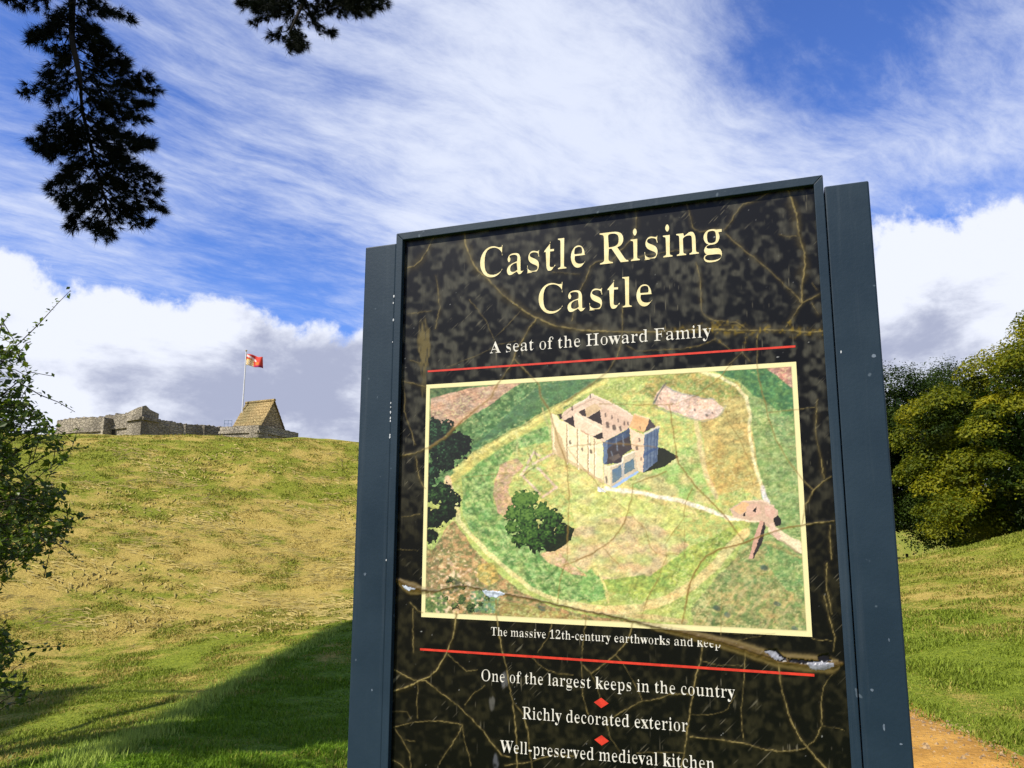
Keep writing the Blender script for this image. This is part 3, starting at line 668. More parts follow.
# longer pale grass standing along the crest of the near bank
n = 9000
rg = np.random.default_rng(4)
q = rg.uniform(0, 1, n)
cu = np.interp(q, [0, .35, .7, 1], [70, 150, 235, 330])
cv = np.interp(q, [0, .35, .7, 1], [757, 721, 672, 622])
cdist = np.interp(q, [0, .35, .7, 1], [5.5, 7.0, 9.7, 12.8])
P = pt(cu, cv, cdist)
P[:, 0] += rg.normal(0, .10, n)
P[:, 1] += rg.normal(0, .22, n)
P[:, 2] = height(P[:, 0], P[:, 1]) - .01
az = rg.uniform(0, 6.28, n)
h = rg.uniform(.03, .09, n)
le = rg.uniform(.1, .8, n)
T = np.stack([np.cos(az) * np.sin(le) * h, np.sin(az) * np.sin(le) * h, np.cos(le) * h], -1)
wdt = .0045 * (1 + .06 * cdist)
Wd = np.stack([-np.sin(az) * wdt, np.cos(az) * wdt, 0 * az], -1)
Vv = np.stack([P - Wd, P + Wd, P + T], 1).reshape(-1, 3)
cc = np.array((.36, .46, .075)) * (1 - q[:, None] * .0) * rg.uniform(.8, 1.5, n)[:, None]
tag(np_mesh('long_grass', Vv, np.arange(3 * n).reshape(-1, 3), GRASSM, col=np.repeat(cc, 3, 0)), kind='stuff')

# mown hay lying in loose curved swathes over the slope
rg = np.random.default_rng(61)
n = 15500
a = np.radians(rg.uniform(-37, 12, n))
r = np.exp(rg.uniform(math.log(13.5), math.log(34), n))
x, y = r * np.sin(a), r * np.cos(a)
keep_ = fbm(x * .55, y * .9, 62, 4) + .25 * (vnoise(x * 2, y * 3, 63) - .5) > rg.uniform(.40, .74, n)
x, y, r = x[keep_], y[keep_], r[keep_]
n = len(x)
flow = (fbm(x * .35, y * .35, 64, 3) - .5) * 7
az = flow + rg.normal(0, .35, n)
L = rg.uniform(.08, .30, n)
cv_ = rg.normal(0, .35, n)
wd_ = r * .00055 * rg.uniform(.6, 1.4, n)
pts_ = []
for q in (-.5, 0, .5):
    px2 = x + np.cos(az + cv_ * q) * L * q
    py2 = y + np.sin(az + cv_ * q) * L * q
    lift = height(px2, py2) + .010 + .014 * (q == 0) + rg.uniform(0, .02, n)
    pts_.append(np.stack([px2, py2, lift], -1))
W3 = np.stack([-np.sin(az) * wd_, np.cos(az) * wd_, wd_ * .9], -1)
Vv = np.stack([pts_[0] - W3 * .4, pts_[0] + W3 * .4, pts_[1] + W3, pts_[1] - W3, pts_[2] + W3 * .4, pts_[2] - W3 * .4], 1).reshape(-1, 3)
i0 = np.arange(n)[:, None] * 6
Q4 = np.concatenate([i0 + np.array([[0, 1, 2, 3]]), i0 + np.array([[3, 2, 4, 5]])], 0)
hc = np.array((.56, .445, .14)) * rg.uniform(.6, 1.15, n)[:, None]
tag(np_mesh('hay', Vv, Q4, GRASSM, col=np.repeat(hc, 6, 0)), kind='stuff')

# ------------------------------------------------------------------ castle on the mound
def mat_stone(name, c0, c1, c2, sx=1.6, sz=3.2):
    m, g, b = mat_new(name)
    t = g.n('ShaderNodeTexCoord').outputs['Object']
    mp = g.n('ShaderNodeMapping')
    g.l(t, mp.inputs[0])
    mp.inputs['Scale'].default_value = (sx, sx, sz)
    vo = g.n('ShaderNodeTexVoronoi', feature='F1')
    g.l(mp.outputs[0], vo.inputs['Vector'])
    vo.inputs['Scale'].default_value = 1.3
    ve = g.n('ShaderNodeTexVoronoi', feature='DISTANCE_TO_EDGE')
    g.l(mp.outputs[0], ve.inputs['Vector'])
    ve.inputs['Scale'].default_value = 1.3
    bw = g.n('ShaderNodeRGBToBW')
    g.l(vo.outputs['Color'], bw.inputs[0])
    c0, c1, c2 = af(c0), af(c1), af(c2)
    c = g.mix(bw.outputs[0], c0, c1)
    c = g.mix(g.ss(g.noise(t, .35, 6, .65), .42, .68), c, c2)
    c = g.mix(g.ss(ve.outputs['Distance'], 0.0, .07), tuple(q * .45 for q in c0), c)
    g.l(c, b.inputs['Base Color'])
    b.inputs['Roughness'].default_value = .95
    b.inputs['Specular IOR Level'].default_value = .1
    bn = g.n('ShaderNodeBump')
    bn.inputs['Strength'].default_value = .8
    bn.inputs['Distance'].default_value = .12
    g.l(g.m('ADD', g.ss(ve.outputs['Distance'], 0, .1), g.noise(t, 2.5, 6, .7)), bn.inputs['Height'])
    g.l(bn.outputs[0], b.inputs['Normal'])
    return m


STONE = mat_stone('castle_stone', (.48, .42, .31), (.33, .29, .22), (.21, .185, .14))
TILE = mat_stone('roof_tile', (.56, .41, .18), (.39, .27, .115), (.30, .24, .11), 2.6, 4.5)
DARK = mat_noise('shadowed_stone', (.03, .028, .025), (.045, .04, .035), 2, .95)
ZB = 1.2


def wall_run(pix, d0, d1, thick=1.6, ragged=.22, ztop=None):
    """wall whose broken top passes through photo pixels; d0, d1 are the distances of its ends"""
    mb = MB()
    pix = np.array(pix, float)
    n = max(8, int(abs(pix[-1, 0] - pix[0, 0]) * 1.2))
    A, B = pt(pix[0, 0], pix[0, 1], d0), pt(pix[-1, 0], pix[-1, 1], d1)
    us = np.linspace(pix[0, 0], pix[-1, 0], n)
    vs = np.interp(us, pix[:, 0], pix[:, 1])
    tops = []
    for u, v in zip(us, vs):
        r = ray(u, v)
        # meet the vertical plane through A and B
        nrm = np.array([B[1] - A[1], A[0] - B[0]])
        t_ = ((A[:2] - CAM[:2]) @ nrm) / (r[:2] @ nrm)
        tops.append(CAM + r * t_)
    tops = np.array(tops)
    nrm = np.array([B[1] - A[1], -(B[0] - A[0]), 0.0])
    nrm /= np.linalg.norm(nrm)
    if nrm[1] < 0:
        nrm = -nrm
    zr = tops[:, 2] + ragged * (fbm(us * .9, us * 0, 11, 3) - .5) * 2
    for i in range(n - 1):
        a, b_ = tops[i], tops[i + 1]
        a0, b0 = np.array([a[0], a[1], ZB]), np.array([b_[0], b_[1], ZB])
        a1, b1 = np.array([a[0], a[1], zr[i]]), np.array([b_[0], b_[1], zr[i + 1]])
        t_ = nrm * thick
        mb.poly([a0, b0, b1, a1])
        mb.poly([b0 + t_, a0 + t_, a1 + t_, b1 + t_])
        mb.poly([a1, b1, b1 + t_, a1 + t_])
        if i == 0: mb.poly([a0, a1, a1 + t_, a0 + t_])
        if i == n - 2: mb.poly([b0, b0 + t_, b1 + t_, b1])
    return mb, tops, nrm


def weld(mb):
    return mb


keep = thing('stone_keep', 'weathered stone castle keep with a tiled roof standing beyond the grassy mound', 'castle')
mb, topsA, nA = wall_run([(57, 421), (66, 419.5), (80, 418), (96, 417.4), (103, 416.8), (106, 415.4), (118, 414.4), (129, 413)], 98, 90)
mb.build('wall', STONE, keep)
# string course on that wall
mc = MB()
for i in range(len(topsA) - 1):
    a, b_ = topsA[i].copy(), topsA[i + 1].copy()
    o1 = -nA * .16
    mc.box8([a + o1 - (0, 0, 1.55), b_ + o1 - (0, 0, 1.55), b_ + nA * .1 - (0, 0, 1.55), a + nA * .1 - (0, 0, 1.55),
             a + o1 - (0, 0, 1.3), b_ + o1 - (0, 0, 1.3), b_ + nA * .1 - (0, 0, 1.3), a + nA * .1 - (0, 0, 1.3)])
mc.build('string_course', STONE, keep)
for u0, u1 in ((103, 105.5),):
    mbx = MB()
    a, b_ = pt(u0, 417, 91.6), pt(u1, 417, 91.1)
    t_ = nA * 1.2
    o1 = np.array([0, -.22, 0])
    zt = a[2] - .1
    A0, B0 = np.array([a[0], a[1], ZB]) + o1, np.array([b_[0], b_[1], ZB]) + o1
    mbx.box8([A0, B0, B0 + t_, A0 + t_, A0 + (0, 0, zt - ZB), B0 + (0, 0, zt - ZB), B0 + t_ + (0, 0, zt - ZB), A0 + t_ + (0, 0, zt - ZB)])
    mbx.build('buttress', STONE, keep, .04)
for uc in (108.8, 113.6):                                  # the pair of round-headed openings
    mbx = MB()
    r_ = ray(uc, 429.5)
    c = CAM + r_ * (((topsA[0][:2] - CAM[:2]) @ nA[:2]) / (r_[:2] @ nA[:2]))
    pts = [(-.24, -1.3), (.24, -1.3)] + [(.24 * math.cos(a), -.1 + .26 * math.sin(a)) for a in np.linspace(0, math.pi, 9)]
    dirw = (topsA[-1] - topsA[0]); dirw[2] = 0; dirw /= np.linalg.norm(dirw)
    f0 = [c + dirw * p[0] + np.array([0, 0, p[1]]) - nA * .04 for p in pts]
    f1 = [p + nA * .6 for p in f0]
    mbx.poly(f0)
    for i in range(len(f0)):
        j = (i + 1) % len(f0)
        mbx.poly([f0[i], f0[j], f1[j], f1[i]])
    mbx.build('window', DARK, keep)
# corner turret: two faces meeting at a corner, with a broken top
_, tp, n_ = wall_run([(128, 412.3), (133, 409.8), (138, 407.4), (142.5, 406.3)], 89.5, 87.0, 1, .0)
_, tp2, n2_ = wall_run([(142.5, 406.3), (146, 405.3), (150, 409.5), (159, 413.8)], 87.0, 89.2, 1, .0)
ringt = list(tp) + list(tp2[1:])
bk = tp[0] + tp2[-1] - tp[-1]
bk[2] = tp[0][2] - .2
mb = MB()
for i in range(len(ringt) - 1):
    a, b_ = ringt[i], ringt[i + 1]
    mb.poly([(a[0], a[1], ZB), (b_[0], b_[1], ZB), b_, a])
    mb.poly([a, b_, bk])
for a, b_ in ((ringt[-1], bk), (bk, ringt[0])):
    mb.poly([(a[0], a[1], ZB), (b_[0], b_[1], ZB), b_, a])
mb.build('turret', STONE, keep)
mc = MB()
for tps, nn in ((tp, n_), (tp2, n2_)):
    a, b_ = tps[0].copy(), tps[-1].copy()
    a[2] = b_[2] = pt(142, 419.5, 87)[2]
    o1 = -nn * .22
    mc.box8([a + o1, b_ + o1, b_ + nn * .2, a + nn * .2, a + o1 + (0, 0, .3), b_ + o1 + (0, 0, .3), b_ + nn * .2 + (0, 0, .3), a + nn * .2 + (0, 0, .3)])
mc.build('string_course', STONE, keep)
mb, tops, nn = wall_run([(158, 419.3), (170, 421), (183, 423.5), (200, 425), (223, 426.6)], 89.2, 92, 1.6, .16)
mb.build('wall', STONE, keep)
for uc in (166, 184, 203):
    mbx = MB()
    a = pt(uc, 426, 89.4 + (uc - 158) * .043)
    zt = a[2] + .1
    mbx.box(a[0] - .35, a[0] + .35, a[1] - .35, a[1] + .7, ZB, zt)
    mbx.build('buttress', STONE, keep, .05)
# forebuilding with the tiled roof
fb = MB()
mb, tpa, na = wall_run([(220, 427), (240, 426), (259, 425.3)], 89.5, 84.5, 1.2, .08)
mb2, tpb, nb = wall_run([(259, 425.3), (280, 428.6), (298.5, 433)], 84.5, 89.5, 1.2, .08)
i0 = len(mb.v)
mb.v += mb2.v
mb.f += [tuple(i0 + k for k in f) for f in mb2.f]
mb.build('forebuilding', STONE, keep)
mc = MB()
for tps, nn in ((tpa, na), (tpb, nb)):
    a, b_ = tps[0].copy(), tps[-1].copy()
    o1 = -nn * .15
    mc.box8([a + o1 - (0, 0, .75), b_ + o1 - (0, 0, .75), b_ + nn * .2 - (0, 0, .75), a + nn * .2 - (0, 0, .75),
             a + o1 - (0, 0, .5), b_ + o1 - (0, 0, .5), b_ + nn * .2 - (0, 0, .5), a + nn * .2 - (0, 0, .5)])
mc.build('string_course', STONE, keep)
rz0 = pt(260, 428, 86)[2]
E0, E1, E2 = pt(231, 427, 89.2), pt(260, 427.5, 85.8), pt(286, 428.5, 88.8)
E0[2] = E1[2] = E2[2] = rz0
E3 = E0 + (E2 - E1)
R1 = (E1 + E2) / 2
R1[2] = pt(274, 400.5, 87.3)[2]
R0 = (E0 + E3) / 2
R0[2] = R1[2]
rf = MB()
NS = 9
for i in range(NS):          # courses of tiles step down the slope
    t0, t1 = i / NS, (i + 1) / NS
    for (ea, eb) in ((E0, E1), (E3, E2)):
        up = np.array([0, 0, .10])
        a0, b0 = R0 + (ea - R0) * t0, R1 + (eb - R1) * t0
        a1, b1 = R0 + (ea - R0) * t1 + up, R1 + (eb - R1) * t1 + up
        rf.poly([a0, b0, b1, a1])
        rf.poly([a1, b1, b1 - up, a1 - up])
ro = rf.build('roof', TILE, keep)
gb = MB()
ins = np.array([-.15, .1, 0])
GABLE = mat_stone('gable_stone', (.56, .43, .24), (.40, .30, .17), (.34, .27, .16))
for a_, b_, c_, s_ in ((E1, E2, R1, 1), (E3, E0, R0, -1)):
    gb = MB()
    p3_ = [a_ + ins * s_, b_ + ins * s_, c_ + ins * s_ - (0, 0, .15)]
    q3_ = [p + ins * s_ * 2 for p in p3_]
    gb.poly(p3_)
    gb.poly(q3_[::-1])
    for i in range(3):
        gb.poly([p3_[i], p3_[i - 1], q3_[i - 1], q3_[i]])
    gb.build('gable', GABLE, keep)
rd = MB()
rd.tube([R0 + (0, 0, .05), R1 + (0, 0, .05)], .16, 8)
rd.build('ridge', TILE, ro)

# railing beside the roof
rl = thing('handrail', 'pale blue metal handrail on the castle wall left of the tiled roof', 'railing', (0, 0, 0))
A, B = pt(224, 427, 90.5), pt(231.5, 427, 90.5)
RAILM = mat_noise('rail_paint', (.34, .44, .60), (.28, .37, .52), 3, .5)
for q in (0, .5, 1):
    mb = MB()
    p = A + (B - A) * q
    mb.tube([p - (0, 0, .6), p + (0, 0, .75)], .035, 8)
    mb.build('post', RAILM, rl)
for zz_ in (.72, .35):
    mb = MB()
    mb.tube([A + (0, 0, zz_), B + (0, 0, zz_)], .03, 8)
    mb.build('rail', RAILM, rl)

# flag and pole
fl = thing('flagpole', 'white flagpole behind the tiled roof', 'flagpole', (0, 0, 0))
b0, b1 = pt(243.2, 428, 90), pt(246.3, 351.5, 90)
b0[2] = ZB
b0[0] = pt(243.0, 405, 90)[0] - .1
mb = MB()
mb.tube([b0, (b0 + b1) / 2, b1], [.10, .085, .06], 10)
mb.build('pole', mat_noise('white_paint', (.8, .8, .8), (.7, .7, .72), 2, .4), fl)
mb = MB()
for k in range(8):
    a = [(.11 * math.sin(t_), .11 * math.cos(t_)) for t_ in np.linspace(0, math.pi, 6)]
    for i in range(5):
        t0, t1 = 2 * math.pi * k / 8, 2 * math.pi * (k + 1) / 8
        P4 = [(a[i][0], a[i][1], t0), (a[i][0], a[i][1], t1), (a[i + 1][0], a[i + 1][1], t1), (a[i + 1][0], a[i + 1][1], t0)]
        mb.poly([b1 + (r_ * math.cos(t_), r_ * math.sin(t_), z_ + .08) for r_, z_, t_ in P4])
mb.build('finial', mat_noise('gilt', (.5, .35, .1), (.4, .28, .08), 3, .35), fl)
nu, nv = 26, 16
uu, vv = np.meshgrid(np.linspace(0, 1, nu), np.linspace(0, 1, nv))
fx = b1[0] + .06 + uu * 1.85
fz = b1[2] - .28 - vv * 1.25 - .42 * uu ** 1.4 + .10 * np.sin(uu * 7 + vv * 1.2) * uu
fy = b1[1] - .25 * np.sin(uu * 8.5 + vv * 1.5) * uu ** .6
V = np.stack([fx, fy, fz], -1).reshape(-1, 3)
V = np.concatenate([V, V + (0, .012, 0)])
ii = np.arange(nv - 1)[:, None] * nu
jj = np.arange(nu - 1)[None]
Q = np.stack([ii + jj, ii + jj + 1, ii + nu + jj + 1, ii + nu + jj], -1).reshape(-1, 4)
rim = []
ring = list(range(nu)) + [nu * k + nu - 1 for k in range(1, nv)] + [nu * (nv - 1) + k for k in range(nu - 2, -1, -1)] + [nu * k for k in range(nv - 2, 0, -1)]
N0 = nu * nv
for i in range(len(ring)):
    a, c = ring[i], ring[(i + 1) % len(ring)]
    rim.append((a, a + N0, c + N0, c))
Q = np.concatenate([Q, Q[:, ::-1] + N0, np.array(rim)])
fc = np.tile(lin((214, 74, 62)), (N0, 1))
U_, V_ = uu.ravel(), vv.ravel()
fc[(U_ < .42) & (V_ > .42)] = lin((235, 190, 70))
fc[(np.abs(V_ - .12 - U_ * .55) < .09) & (U_ < .6)] = lin((240, 225, 225))
fc[(U_ < .42) & (V_ > .5) & ((np.floor(U_ * 14) + np.floor(V_ * 10)) % 2 == 0)] = lin((245, 235, 225))
fc[(U_ > .52) & (U_ < .78) & (V_ > .5) & (V_ < .8)] = lin((215, 120, 60))
fc[(U_ > .5) & (V_ > .86)] = lin((150, 50, 90))
flag = np_mesh('flag', V, Q, mat_vcol('flag_cloth', .8, .1), col=np.concatenate([fc, fc]), shade_smooth=True)
tag(flag, 'red, gold and white flag flying from the castle flagpole', 'flag')

# far post and rail fence glimpsed right of the sign
fw = thing('rail_fence', 'low dark rail fence in the field beyond the grassy bank', 'fence', (0, 0, 0))
WOOD = mat_noise('fence_wood', (.10, .075, .05), (.05, .04, .03), 3, .9)
fps = []
for u in (868, 888, 907, 929, 948):
    p = pt(u, 556, 62)
    p[2] = height(p[0], p[1])
    fps.append(p)
    mb = MB()
    mb.box(p[0] - .07, p[0] + .07, p[1] - .07, p[1] + .07, p[2] - .2, p[2] + .75)
    mb.build('post', WOOD, fw, .01)
for a, c in zip(fps[:-1], fps[1:]):
    mb = MB()
    mb.tube([a + (0, 0, .42), c + (0, 0, .40)], .07, 6)
    mb.build('rail', WOOD, fw)

# ------------------------------------------------------------------ information sign
YAW = math.radians(20.58)
AX = np.array([math.cos(YAW), -math.sin(YAW), 0])
NRM = np.array([-math.sin(YAW), -math.cos(YAW), 0])
ORG = np.array([0, 1.62, 1.6])


def S(u, v, off=0.0):
    """sign-plane coordinates (along, up from eye level) of what is seen at a photo pixel"""
    r = ray(u, v)
    k = ((ORG + NRM * off - CAM) @ NRM) / (r @ NRM)
    q = CAM + r * np.asarray(k)[..., None] - ORG
    return np.stack([q @ AX, q[..., 2]], -1)


def S2uv(s, t):
    return proj(ORG + np.asarray(s)[..., None] * AX + np.asarray(t)[..., None] * np.array([0, 0, 1.0]))


GZ0 = float(height(np.array([ORG[0]]), np.array([ORG[1]]))[0])
S0 = 0.17
base = ORG + AX * S0
sign = thing('information_sign', 'tall dark slate notice board with an aerial castle picture and cracked black panel', 'sign', (base[0], base[1], 0.0))
sign.rotation_euler = (0, 0, -YAW)


def LP(s, t, off):
    """sign-plane -> local coordinates of the sign"""
    return (s - S0, -off, t + 1.6)


def paint_mat():
    m, g, b = mat_new('slate_paint')
    t = g.n('ShaderNodeTexCoord').outputs['Object']
    n = g.noise(t, 3.5, 6, .62)
    fine = g.noise(t, 160, 3, .5)
    c = g.mix(g.ss(n, .3, .7), (.0085, .0190, .031), (.013, .0265, .041))
    spec = g.ss(g.noise(t, 38, 2, .5), .735, .77)
    c = g.mix(g.m('MULTIPLY', spec, .30), c, (.16, .20, .24))
    mp = g.n('ShaderNodeMapping')
    g.l(t, mp.inputs[0])
    mp.inputs['Scale'].default_value = (60, 60, 2.2)
    streak = g.ss(g.noise(mp.outputs[0], 1.0, 4, .6), .52, .82)
    c = g.mix(g.m('MULTIPLY', streak, .22), c, (.07, .085, .10))
    g.l(c, b.inputs['Base Color'])
    g.l(g.ss(n, .3, .7, .42, .58), b.inputs['Roughness'])
    b.inputs['Specular IOR Level'].default_value = .18
    bn = g.n('ShaderNodeBump')
    bn.inputs['Strength'].default_value = .12
    bn.inputs['Distance'].default_value = .002
    g.l(g.m('ADD', fine, n), bn.inputs['Height'])
    g.l(bn.outputs[0], b.inputs['Normal'])
    return m


PAINT = paint_mat()
FOFF = 0.012
fL = float(np.mean([S(396.5, 234, FOFF)[0], S(380.5, 768, FOFF)[0]]))
fR = float(np.mean([S(823, 174, FOFF)[0], S(862, 768, FOFF)[0]]))
fT = float(np.mean([S(396.5, 234, FOFF)[1], S(823, 174, FOFF)[1]]))
pL = float(np.mean([S(365, 246, 0.0085)[0], S(347, 768, 0.0085)[0]]))
pR = float(np.mean([S(868, 182, 0.0085)[0], S(915, 768, 0.0085)[0]]))
pT = float(np.mean([S(365, 246, 0.0085)[1], S(868, 182, 0.0085)[1]]))
fB = -1.12
BAR = .0165
# four mitred bars
for quad in (((fL, fT), (fR, fT), (fR - BAR, fT - BAR), (fL + BAR, fT - BAR)),
             ((fL, fB), (fR, fB), (fR - BAR, fB + BAR), (fL + BAR, fB + BAR)),
             ((fL, fB), (fL, fT), (fL + BAR, fT - BAR), (fL + BAR, fB + BAR)),
             ((fR, fB), (fR, fT), (fR - BAR, fT - BAR), (fR - BAR, fB + BAR))):
    c = np.mean(quad, 0)
    mb = MB()
    q = [np.array(p) for p in quad]
    q = [p + np.clip(c - p, -1, 1) * .0 for p in q]
    # a hair's gap at the mitres
    if abs(quad[0][1] - quad[1][1]) < 1e-6:
        q = [p + np.array([.0003 * np.sign(c[0] - p[0]), 0]) for p in q]
    else:
        q = [p + np.array([0, .0003 * np.sign(c[1] - p[1])]) for p in q]
    mb.box8([LP(*p, FOFF) for p in q] + [LP(*p, -.045) for p in q])
    mb.build('frame_bar', PAINT, sign, .0012)
CHIP = mat_noise('bare_metal_chip', (.72, .74, .76), (.5, .53, .56), 60, .5)
for (a, b_, chips) in ((pL, fL - .0012, [(394, 296), (393.2, 303), (393.6, 320), (392.6, 342), (392.3, 403), (392, 407), (391.6, 412), (391.2, 418), (390.8, 421), (390.6, 435), (390.9, 437), (387, 560)]),
                       (fR + .0012, pR, [(841, 352)])):
    mb = MB()
    mb.box(a - S0, b_ - S0, -.0085, .105, -.25, pT + 1.6)
    po = mb.build('post', PAINT, sign, .003)
    rg = np.random.default_rng(3)
    SCUFF = mat_noise('scuffed_paint', (.15, .19, .24), (.06, .085, .115), 90, .6)
    for (u, v, k, hgt) in ([(365, 574, .0042, .9), (372, 690, .002, 1.5), (356, 660, .0015, 2)] if a < 0 else [(884, 727, .0022, 3.0), (872, 690, .0035, .8), (874, 356, .0045, .9), (889, 640, .0015, 2.5), (901, 744, .003, .6)]):
        s_, t_ = S(u, v, .0085)
        mb = MB()
        mb.poly([LP(s_ + k * math.cos(x) * rg.uniform(.6, 1), t_ + hgt * k * math.sin(x) * rg.uniform(.6, 1), .0088) for x in np.linspace(0, 6.28, 10)[:-1]])
        mb.build('scuff', SCUFF, po)
    for (u, v) in chips:
        mb = MB()
        s_, t_ = S(u, v, .0085)
        s_ = min(s_, b_ - .002) if a < 0 else max(s_, a + .002)
        k = rg.uniform(.0012, .0028)
        mb.poly([LP(s_ + k * math.cos(x) * rg.uniform(.5, 1) * .8, t_ + k * math.sin(x) * rg.uniform(.6, 1.6), 0.0088) for x in np.linspace(0, 6.28, 8)[:-1]])
        mb.build('paint_chip', CHIP, po)

GLY = json.loads(GLYPHS)

